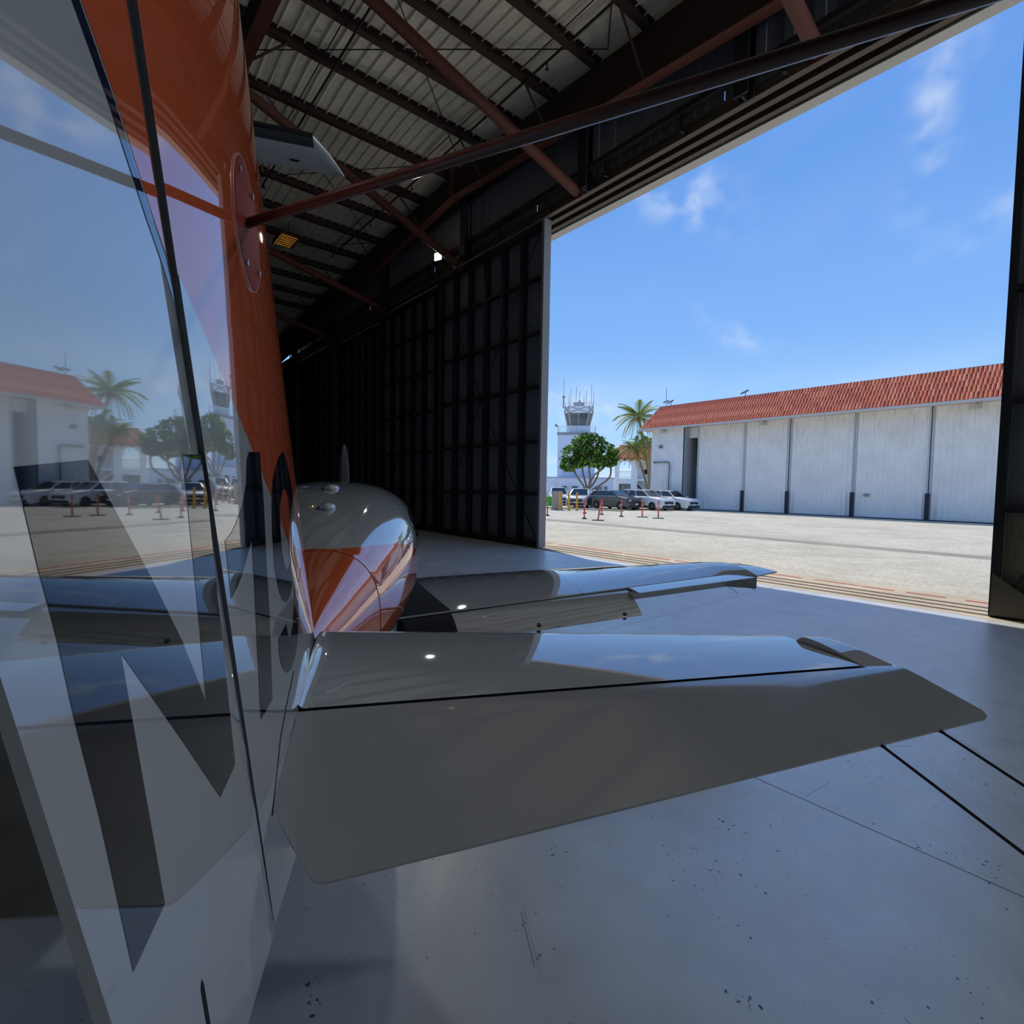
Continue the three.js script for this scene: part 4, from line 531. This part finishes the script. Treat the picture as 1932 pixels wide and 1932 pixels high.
// ---------------------------------------------------------------- the white hangar across the ramp
{
  const h = thing('hangar_building', [-14, 0, -41], 0, 'long white corrugated hangar with a red clay-tile mansard roof across the ramp', 'building');
  const X = (x) => x + 14, Z = (z) => z + 41; // world to local
  const sheetMat = M.whitewall, wallAt = (x0, x1, z, y1, mat = sheetMat) => { const w = x1 - x0, g = corrugated(w, y1, 0.305, 0.055, 0.10); uvPlanar(g, 'X', 'Y', 1); const uv = g.attributes.uv, k = x0 * 0.137; for (let i = 0; i < uv.count; i++) uv.setXY(i, uv.getX(i) / 7 + k, uv.getY(i) / 7.25); g.translate(X((x0 + x1) / 2), 0.05, Z(z)); return g; };
  part(h, 'end_bay', wallAt(-28.2, -24.86, -40.2, 7.15), sheetMat, 'plain white bay at the left end');
  const joints = [-24.0, -19.83, -16.4, -12.12, -8.0, -3.7, 0.5, 4.8, 9.2];
  for (let i = 0; i < joints.length - 1; i++) { const z = -40.95 + (i % 2) * 0.09; const p = part(h, 'door_panel', wallAt(joints[i] + 0.03, joints[i + 1] - 0.03, z, 7.12), sheetMat); for (const xe of [joints[i] + 0.02, joints[i + 1] - 0.12]) part(p, 'edge_trim', span(X(xe), X(xe) + 0.1, 0.05, 7.12, Z(z), Z(z) + 0.07), M.trim || (M.trim = std({ color: lin(0.56, 0.57, 0.58), roughness: 0.7 }))); part(h, 'door_guide', span(X(joints[i + 1]) - 0.12, X(joints[i + 1]) + 0.12, 0, 1.72, Z(-40.75), Z(-40.66)), std({ color: lin(0.035, 0.035, 0.045), roughness: 0.8 })); }
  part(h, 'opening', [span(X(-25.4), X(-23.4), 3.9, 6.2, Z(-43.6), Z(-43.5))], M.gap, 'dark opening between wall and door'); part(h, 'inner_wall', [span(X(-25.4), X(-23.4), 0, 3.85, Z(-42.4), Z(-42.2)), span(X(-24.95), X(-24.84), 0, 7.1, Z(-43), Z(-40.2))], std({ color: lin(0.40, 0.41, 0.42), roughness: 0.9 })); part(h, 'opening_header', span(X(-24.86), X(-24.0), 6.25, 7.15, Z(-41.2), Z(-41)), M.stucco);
  part(h, 'body', [span(X(-28.2), X(-24.95), 0.02, 7.4, Z(-58), Z(-40.26)), span(X(-24.0), X(30), 0.02, 7.4, Z(-58), Z(-43.7)), span(X(-28.2), X(30), 7.2, 7.5, Z(-58), Z(-40.4))], M.stucco);
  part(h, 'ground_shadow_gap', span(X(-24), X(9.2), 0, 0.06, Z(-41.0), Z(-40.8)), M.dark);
  part(h, 'eave_board', [span(X(-29.05), X(30), 7.06, 7.22, Z(-39.52), Z(-39.42)), span(X(-29.1), X(-29.0), 7.06, 7.22, Z(-58), Z(-39.42)), span(X(-29.05), X(30), 7.18, 7.2, Z(-41), Z(-39.45))], std({ color: lin(0.66, 0.60, 0.55), roughness: 0.8 }));
  // mansard: deck, barrel tiles in five courses, the nearest 300 built singly, ridge cap and verge
  const y0 = 7.22, y1 = 9.22, z0 = -39.5, z1 = -40.75, dz = z1 - z0, dy = y1 - y0, len = Math.hypot(dy, dz), rows = 5, pitch = 0.205, tl = len / rows, tilt = Math.atan2(-dz, dy);
  const clay = [[0.70, 0.20, 0.105], [0.62, 0.165, 0.09], [0.76, 0.25, 0.14], [0.66, 0.18, 0.09], [0.56, 0.14, 0.08]].map((c) => std({ color: lin(...c), roughness: 0.8 }));
  part(h, 'mansard_deck', loft([[X(-29.0), X(-27.75)], [X(30), X(30)]].map(([b, t]) => [V(b, y0, Z(z0) - 0.02), V(t, y1, Z(z1) - 0.02), V(t, y1, Z(z1) - 0.6), V(b, y0, Z(z0) - 1.8)])), std({ color: lin(0.30, 0.075, 0.045), roughness: 0.9 }));
  const tg = (() => { const top = 0.072, bot = 0.082, ring = (y, r) => { const p = []; for (let k = 0; k <= 6; k++) { const q = Math.PI * k / 6; p.push(V(-r * 1.15 * Math.cos(q), y, r * Math.sin(q))); } return p; }; return loft([ring(-0.02, bot), ring(tl, top)].map((r) => [...r, ...r.slice().reverse().map((p) => V(p.x * 0.8, p.y, p.z * 0.8))]), { crease: 0.8 }); })();
  const list = []; for (let r = 0; r < rows; r++) for (let x = -28.9 + 1.25 * (r / rows) + 0.15; x < 29.8; x += pitch) list.push([x + rr(-0.008, 0.008), r, rr(-0.01, 0.012)]);
  const near = (p) => Math.abs(p[0] + 6.5) + (p[0] > -4.8 ? 40 : 0); list.sort((a, b) => near(a) - near(b));
  const place = (p) => new THREE.Matrix4().compose(V(X(p[0]), y0 + dy * p[1] / rows, Z(z0 + dz * p[1] / rows) + p[2] + 0.012), new THREE.Quaternion().setFromAxisAngle(V(1, 0, 0), -tilt + 0.05), V(1, 1, 1));
  list.slice(0, 300).forEach((p, i) => { const m = part(h, 'roof_tile', tg, clay[Math.floor(rnd() * 5)]); m.applyMatrix4(place(p)); });
  for (let k = 0; k < 5; k++) { const im = list.slice(300).filter((_, i) => i % 5 === k).map((p) => tg.clone().applyMatrix4(place(p))); stuff(part(h, 'roof_tiles', im, clay[k])); }
  part(h, 'ridge_cap', span(X(-27.8), X(30), y1 - 0.02, y1 + 0.06, Z(z1) - 0.3, Z(z1) + 0.06), std({ color: lin(0.20, 0.13, 0.16), roughness: 0.7 }));
  part(h, 'verge', bar(V(X(-29.02), y0, Z(z0) + 0.02), V(X(-27.78), y1, Z(z1) + 0.02), 0.10, 0.10), std({ color: lin(0.70, 0.66, 0.62), roughness: 0.8 }));
  // conduit, vent, small fittings
  const gp = std({ color: lin(0.22, 0.23, 0.25), roughness: 0.6 });
  part(h, 'conduit', tube([V(X(-26.2), 0.4, Z(-40.05)), V(X(-26.2), 2.5, Z(-40.05)), V(X(-26.2), 4.0, Z(-40.05)), V(X(-26.3), 4.13, Z(-40.05)), V(X(-26.5), 4.15, Z(-40.05)), V(X(-27.6), 4.15, Z(-40.05))], 0.06, 40, 8), gp); part(h, 'conduit_end', box(0.2, 0.16, 0.16, X(-27.7), 4.15, Z(-40.03)), gp); part(h, 'vent', rod(V(X(-27.15), 5.55, Z(-40.2)), V(X(-27.15), 5.55, Z(-40.02)), 0.16, 16), gp); part(h, 'nameplate', box(0.5, 0.12, 0.05, X(-25.7), 0.85, Z(-40.12)), gp); part(h, 'door_outline', [span(X(-28.0), X(-26.6), 0.95, 1.0, Z(-40.16), Z(-40.12))], M.edge);
  for (const [x, nm] of [[-18.3, 0], [-5.9, 0], [-26.9, 1]]) { part(h, 'wall_lamp', [box(0.42, 0.20, 0.22, X(x), nm ? 6.9 : 6.92, Z(nm ? -40.06 : -40.66)), box(0.3, 0.06, 0.1, X(x), 7.02, Z(nm ? -40.1 : -40.75))], std({ color: lin(0.55, 0.54, 0.50), roughness: 0.5 })); }
  part(h, 'paper_notice', box(0.32, 0.2, 0.03, X(-11.3), 1.55, Z(-40.78)), M.edge);
  const cam = (x) => { part(h, 'roof_camera', [rod(V(X(x), y1, Z(-41)), V(X(x), y1 + 0.38, Z(-41)), 0.03, 6), bar(V(X(x) - 0.32, y1 + 0.30, Z(-40.9)), V(X(x) + 0.28, y1 + 0.52, Z(-40.9)), 0.11, 0.11)], gp); }; cam(-20.0); cam(-26.8);
  part(h, 'roof_antenna', [rod(V(X(-27.6), y1, Z(-41.4)), V(X(-27.6), 11.0, Z(-41.4)), 0.025, 6), bar(V(X(-27.9), 9.75, Z(-41.4)), V(X(-27.3), 9.85, Z(-41.4)), 0.06, 0.12)], gp);
}
// ---------------------------------------------------------------- control tower
{
  const T = thing('control_tower', [-73.0, 0, -78.0], 0.755, 'white airport control tower with a glazed cab and whip antennas, at the far left', 'tower');
  const glassT = phy({ color: lin(0.10, 0.125, 0.13), roughness: 0.06, clearcoat: 1 }), wht = M.stucco, frm = std({ color: lin(0.55, 0.57, 0.58), roughness: 0.6 }), grey = std({ color: lin(0.30, 0.32, 0.33), roughness: 0.7 });
  part(T, 'shaft', box(7.5, 12.4, 7.5, 0, 6.2, -1), M.bluewall); part(T, 'cornice', box(7.8, 0.5, 7.8, 0, 12.55, -1), grey);
  for (const y of [13.1, 13.6, 14.0]) part(T, 'railing', [box(7.6, 0.06, 0.06, 0, y, 2.75), box(0.06, 0.06, 7.5, -3.78, y, -1), box(0.06, 0.06, 7.5, 3.78, y, -1)], frm);
  part(T, 'railing_posts', [-3.75, -1.9, 0, 1.9, 3.75].map((x) => box(0.07, 1.3, 0.07, x, 13.4, 2.75)), frm);
  const cx = 0.35, oct = (r, y, t = 0) => Array.from({ length: 8 }, (_, k) => { const a = (k % 2 ? 1 : -1) * 0.62 + Math.floor(k / 2) * Math.PI / 2 + Math.PI / 4 + Math.PI / 4; return V(cx + r * Math.cos(a), y, -1 + r * Math.sin(a)); });
  const lo = oct(2.75, 14.3), hi = oct(3.5, 16.8), pt = oct(3.55, 16.8), pu = oct(3.45, 18.2);
  part(T, 'cab_base', loft([oct(2.95, 12.8), oct(2.95, 14.3)]), wht);
  part(T, 'cab_floor', loft([oct(2.6, 14.2), oct(2.6, 14.35)]), grey);
  for (let k = 0; k < 8; k++) { const j = (k + 1) % 8; const n = 0; part(T, 'pane', loft([[lo[k], lo[j], hi[j], hi[k]], [lo[k], lo[j], hi[j], hi[k]].map((p) => V(cx + (p.x - cx) * 0.98, p.y, -1 + (p.z + 1) * 0.98))], { crease: 0.3 }), glassT); part(T, 'mullion', rod(lo[k], hi[k], 0.10, 8), frm); const m1 = lo[k].clone().lerp(lo[j], 0.5), m2 = hi[k].clone().lerp(hi[j], 0.5); if (m1.distanceTo(lo[k]) > 1) part(T, 'mullion', rod(m1, m2, 0.07, 6), frm); }
  const pr = part(T, 'parapet', loft([pt, pu]), wht); for (let k = 0; k < 8; k++) { const j = (k + 1) % 8, e = (p) => V(cx + (p.x - cx) * 1.01, p.y, -1 + (p.z + 1) * 1.01); part(pr, 'brace', rod(e(pt[k]), e(pu[j]), 0.06, 5), grey); part(pr, 'brace', rod(e(pt[j]), e(pu[k]), 0.06, 5), grey); part(pr, 'corner_post', rod(e(pt[k]), e(pu[k]), 0.08, 5), grey); part(T, 'roof_rail', [rod(V(pu[k].x, 18.9, pu[k].z), V(pu[j].x, 18.9, pu[j].z), 0.035, 5), rod(V(pu[k].x, 18.55, pu[k].z), V(pu[j].x, 18.55, pu[j].z), 0.03, 5), rod(pu[k], V(pu[k].x, 18.95, pu[k].z), 0.04, 5)], frm); }
  part(T, 'rooftop_unit', [box(2.3, 1.0, 2, cx, 18.7, -1), box(0.5, 0.5, 0.5, cx + 0.1, 19.4, -1)], grey);
  for (const [x, y] of [[-2.1, 20.9], [-1.7, 22.3], [-0.6, 22.6], [0.1, 21.6], [1.0, 20.8], [1.5, 21.8], [2.5, 23.0], [2.95, 21.6]]) part(T, 'whip_antenna', rod(V(cx + x, 18.2, -1 + rr(-1, 1)), V(cx + x, y, -1), 0.045, 5), grey);
  part(T, 'beacon', [rod(V(cx - 3.2, 18, 0), V(cx - 3.15, 20.1, 0), 0.14, 8), new THREE.SphereGeometry(0.32, 12, 8).translate(cx - 3.15, 20.3, 0), rod(V(cx - 3.15, 20.4, 0), V(cx - 3.15, 24.0, 0), 0.05, 5)], std({ color: lin(0.45, 0.28, 0.27), roughness: 0.7 }), 'reddish beacon mast');
  part(T, 'horn', [rod(V(-3.8, 13.9, 2.9), V(-4.3, 14.3, 3.0), 0.16, 8, 0.3)], grey);
  const B = thing('office_building', [-68.6, 0, -74.6], 0.755, 'low pale-blue office building at the foot of the control tower', 'building'); // in front of the shaft
  part(B, 'wall', box(13.5, 3.6, 3, 0.2, 1.8, -0.6), M.bluewall); part(B, 'parapet', box(13.7, 0.22, 3.2, 0.2, 3.66, -0.6), std({ color: lin(0.42, 0.45, 0.52), roughness: 0.8 }));
  for (const [x, w, y, hh] of [[-3.0, 0.85, 1.0, 2.0], [-1.0, 1.1, 1.35, 1.3], [0.9, 0.6, 1.6, 0.6], [3.6, 1.15, 1.3, 1.5], [4.9, 0.6, 1.3, 1.5]]) { const f = part(B, y < 1.1 ? 'door' : 'window', box(w + 0.14, hh + 0.14, 0.1, x, y, 0.92), frm); part(f, 'pane', box(w, hh, 0.04, x, y, 0.98), glassT); }
  for (const x of [-4.3, -1.8]) { const l = thing('parking_lamp', [-66.1 + x * 0.72, 0, -71.6 - x * 0.69], 0.755, x < -3 ? 'short lamp post with a bent arm left of the office door' : 'short lamp post with a round head right of the office door', 'lamp post'); part(l, 'pole', rod(V(0, 0, 0), V(0, 2.6, 0), 0.05, 6), grey); part(l, 'lamp_head', [rod(V(0, 2.6, 0), V(-0.7, 3.0, 0), 0.05, 6), new THREE.SphereGeometry(0.22, 10, 6).translate(-0.75, 3.0, 0)], frm); }
}
// ---------------------------------------------------------------- arched building
{
  const A = thing('arcade_building', [-52.5, 0, -69.8], 0.70, 'white stucco building with two arches and a red clay-tile hip roof', 'building');
  const sh = new THREE.Shape([[-2.9, 0], [3.2, 0], [3.2, 6.7], [-2.9, 6.7]].map((p) => new THREE.Vector2(...p)));
  const hole = (pts) => { const p = new THREE.Path(); pts(p); sh.holes.push(p); };
  hole((p) => { p.moveTo(-2.2, 3.35); p.lineTo(-0.25, 3.35); p.lineTo(-0.25, 5.3); p.absarc(-1.22, 5.3, 0.97, 0, Math.PI, false); p.lineTo(-2.2, 3.35); });
  hole((p) => { p.moveTo(-2.2, 0.05); p.lineTo(-0.3, 0.05); p.lineTo(-0.3, 2.5); p.lineTo(-2.2, 2.5); });
  hole((p) => { p.moveTo(0.7, 0.05); p.lineTo(2.9, 0.05); p.lineTo(2.9, 5.0); p.absarc(1.8, 5.0, 1.1, 0, Math.PI, false); p.lineTo(0.7, 0.05); });
  part(A, 'wall', new THREE.ExtrudeGeometry(sh, { depth: 0.5, bevelEnabled: false, curveSegments: 16 }), M.stucco);
  part(A, 'back_wall', [box(3.3, 6.7, 0.3, 1.7, 3.35, -2.6), box(2.9, 2.9, 0.3, -1.4, 1.45, -2.6), box(0.3, 6.7, 3, -2.75, 3.35, -1.3)], M.stucco); part(A, 'balcony_floor', box(5.8, 0.25, 3, 0, 3.15, -1.2), M.stucco);
  const gl = part(A, 'ground_window', box(1.6, 2.2, 0.1, -1.3, 1.25, -0.15), M.edge); part(gl, 'pane', box(1.45, 2.05, 0.04, -1.3, 1.25, -0.07), phy({ color: lin(0.14, 0.17, 0.17), roughness: 0.08, clearcoat: 1 }));
  part(A, 'upper_window', box(0.5, 0.8, 0.1, 2.3, 4.6, -2.4), M.gap);
  const rl = part(A, 'railing', [box(1.95, 0.06, 0.06, -1.22, 4.55, 0.2), box(1.95, 0.06, 0.06, -1.22, 3.5, 0.2)], M.galv); for (let k = 0; k < 12; k++) part(rl, 'baluster', box(0.035, 1.0, 0.035, -2.1 + k * 0.16, 4.0, 0.2), M.galv);
  part(A, 'stair_stringer', [bar(V(0.8, 2.3, -0.3), V(2.9, 0.2, -0.3), 0.12, 0.3)], M.dark); for (let k = 0; k < 7; k++) part(A, 'stair_tread', box(0.34, 0.05, 0.9, 0.95 + k * 0.28, 2.05 - k * 0.28, -0.8), M.galv); part(A, 'handrail', bar(V(0.8, 3.3, -0.25), V(2.9, 1.2, -0.25), 0.06, 0.06), M.dark);
  const rf = part(A, 'roof', loft([[V(-3.7, 6.55, 1.2), V(4, 6.55, 1.2), V(4, 6.55, -3.6), V(-3.7, 6.55, -3.6)], [V(-3.7, 6.75, 1.2), V(4, 6.75, 1.2), V(4, 6.75, -3.6), V(-3.7, 6.75, -3.6)], [V(-2.1, 9.0, -1.1), V(4, 9.0, -1.1), V(4, 9.0, -1.3), V(-2.1, 9.0, -1.3)]]), std({ color: lin(0.36, 0.085, 0.05), roughness: 0.9 }));
  const tm = [[0.52, 0.17, 0.11], [0.44, 0.11, 0.065], [0.60, 0.24, 0.16]].map((c) => std({ color: lin(...c), roughness: 0.8 }));
  for (let k = 0; k < 26; k++) { const x = -3.6 + k * 0.29, y9 = x < -2.15 ? 6.75 + (x + 3.7) / 1.6 * 2.25 : 9.0, tt = (y9 - 6.75) / 2.25; part(rf, 'tile_row', rod(V(x, 6.76, 1.22), V(x, 6.76 + 2.25 * tt, 1.22 - 2.3 * tt), 0.10, 8), tm[k % 3]); }
  part(A, 'rafter_end', Array.from({ length: 6 }, (_, k) => box(0.28, 0.26, 0.9, -2.4 + k * 1.05, 6.45, 0.75)), M.purlin);
}
// ---------------------------------------------------------------- trees
{
  const bark = std({ map: noiseTex(128, (u, v) => { const n = tnoise(u, v, 20, 3) * 60; return [150 + n, 132 + n, 112 + n]; }), roughness: 0.95 });
  const leafM = [[0.17, 0.30, 0.045], [0.27, 0.40, 0.05], [0.10, 0.20, 0.045]].map((c) => std({ color: lin(...c), roughness: 0.75, side: THREE.DoubleSide }));
  const t = thing('shade_tree', [-41.75, 0, -46.75], 0.75, 'round-headed green tree with forked grey trunk in front of the control tower', 'tree');
  const limb = (pts, r) => tube(pts.map((p) => V(...p)), r, 16, 8), tips = [];
  const limbs = [[[0, 0, 0], [0.05, 0.9, 0], [0.1, 1.7, 0]], [[0, 1.3, 0], [-0.8, 2.4, 0.2], [-1.5, 3.4, 0.2], [-1.9, 5.0, 0]], [[0, 1.5, 0], [-0.4, 2.8, -0.4], [-0.7, 4.2, -0.4], [-0.6, 5.6, -0.5]], [[0.1, 1.6, 0], [0.25, 2.9, 0.4], [0.1, 4.0, 0.6], [0.3, 5.6, 0.7]], [[0.1, 1.5, 0], [0.9, 2.6, -0.3], [1.3, 3.8, -0.3], [1.2, 5.2, -0.5]], [[0.1, 1.3, 0], [1.5, 2.1, 0.2], [2.6, 3.1, 0.2], [2.7, 4.6, 0.1]], [[0.2, 2.0, 0], [0.7, 3.2, 0.7], [1.9, 4.3, 0.9], [1.8, 5.4, 0.6]]];
  limbs.forEach((l, i) => part(t, i ? 'branch' : 'trunk', limb(l, i ? 0.11 : 0.26), bark));
  const blobs = [[-1.9, 5.6, 0, 1.5], [-0.6, 6.7, 0.4, 1.6], [0.7, 6.9, -0.4, 1.5], [1.9, 6.0, 0.2, 1.4], [2.5, 5.0, 0.1, 0.9], [-2.4, 4.5, 0.4, 1.0], [0.2, 5.4, 1.2, 1.4], [0.1, 5.6, -1.3, 1.4], [-1.0, 5.0, 0.9, 1.1], [1.3, 4.9, 0.8, 1.0], [-0.3, 7.5, 0, 1.0], [3.0, 5.9, -0.2, 0.7]];
  for (let m = 0; m < 3; m++) { const gs = []; for (const [x, y, z, r] of blobs) for (let k = 0; k < 150; k++) { const d = V(rr(-1, 1), rr(-1, 1), rr(-1, 1)).normalize().multiplyScalar(r * (0.55 + 0.5 * Math.sqrt(rnd()))), s = rr(0.10, 0.19), a = rr(0, 6), b = rr(-0.9, 0.9); const g = new THREE.CircleGeometry(s, 5); g.scale(1, 1.5, 1); g.rotateX(-1.1 + b); g.rotateY(a); g.translate(x + d.x, y + d.y * 0.85, z + d.z); gs.push(g); } stuff(part(t, 'foliage', gs, leafM[m])); }
  const palmM = [[0.22, 0.30, 0.06], [0.34, 0.38, 0.07], [0.46, 0.40, 0.09]].map((c) => std({ color: lin(...c), roughness: 0.7, side: THREE.DoubleSide }));
  function frond(len, droop) { const gs = [], P = (u) => V(len * u, len * (0.42 * u - droop * u * u), 0); gs.push(tube([P(0), P(0.3), P(0.65), P(1)], 0.022, 10, 5)); for (let k = 1; k < 20; k++) { const u = 0.12 + 0.88 * k / 20, p = P(u), l = len * 0.26 * Math.sin(Math.PI * (0.15 + 0.8 * u)); for (const s of [-1, 1]) { const g = new THREE.BufferGeometry(), q = p.clone().add(V(l * 0.7, -l * 0.45, s * l)); g.setAttribute('position', new THREE.Float32BufferAttribute([p.x - 0.03, p.y, p.z, p.x + 0.05, p.y, p.z, q.x, q.y, q.z], 3)); g.computeVertexNormals(); gs.push(plain(g)); } } return join(gs.map(plain)); }
  const fr = [frond(1.9, 0.55), frond(2.1, 0.85), frond(1.7, 1.15)];
  function palm(x, z, lean, h, label, n, k, sc) { const o = thing('palm_tree', [x, 0, z], 0.78, label, 'tree'), top = V(lean, h, 0); part(o, 'trunk', [tube([V(0, 0, 0), V(lean * 0.12, h * 0.3, 0), V(lean * 0.5, h * 0.65, 0), top], 0.13, 24, 8), new THREE.SphereGeometry(0.22, 10, 8).scale(1, 1.8, 1).translate(lean, h - 0.1, 0)], bark);
    for (let i = 0; i < n; i++) { const c = i % 3, m = part(o, 'frond', fr[c], c === 2 ? palmM[2] : palmM[(i + k) % 2]); m.position.copy(top); m.rotation.set(0, i * 2.4 + rr(-0.2, 0.2), 0); m.rotation.z = 0; m.rotateZ(c === 0 ? rr(0.4, 0.95) : c === 1 ? rr(-0.05, 0.4) : rr(-0.5, -0.1)); m.scale.setScalar(sc * rr(0.85, 1.1)); } return o; }
  palm(-33.95, -48.35, -1.45, 9.6, 'tallest leaning palm, its crown beside the tile roof corner', 36, 0, 1.4);
  palm(-34.3, -48.6, -1.6, 6.1, 'shorter leaning palm with yellowing fronds before the arched building', 30, 1, 1.15);
  palm(-32.7, -46.9, -0.5, 6.3, 'palm half hidden behind the left end of the white hangar', 20, 0, 1.1);
  const pole = thing('utility_pole', [-87, 0, -83], 0, 'thin distant pole beside the left door leaf', 'pole'); part(pole, 'mast', rod(V(0, 0, 0), V(0, 6.6, 0), 0.09, 6), M.edge); part(pole, 'transformer', rod(V(0.1, 1.6, 0.2), V(0.1, 2.4, 0.2), 0.28, 10), M.edge);
  const far = thing('boundary_wall', [-130, 0, -125], 0.78, 'pale distant wall along the horizon at the far left', 'wall'); part(far, 'wall', box(90, 3.4, 0.4, 0, 1.7, 0), std({ color: lin(0.50, 0.47, 0.42), roughness: 0.9 })); part(far, 'coping', box(90, 0.2, 0.6, 0, 3.5, 0), M.edge);
}

renderer.render(scene, camera);
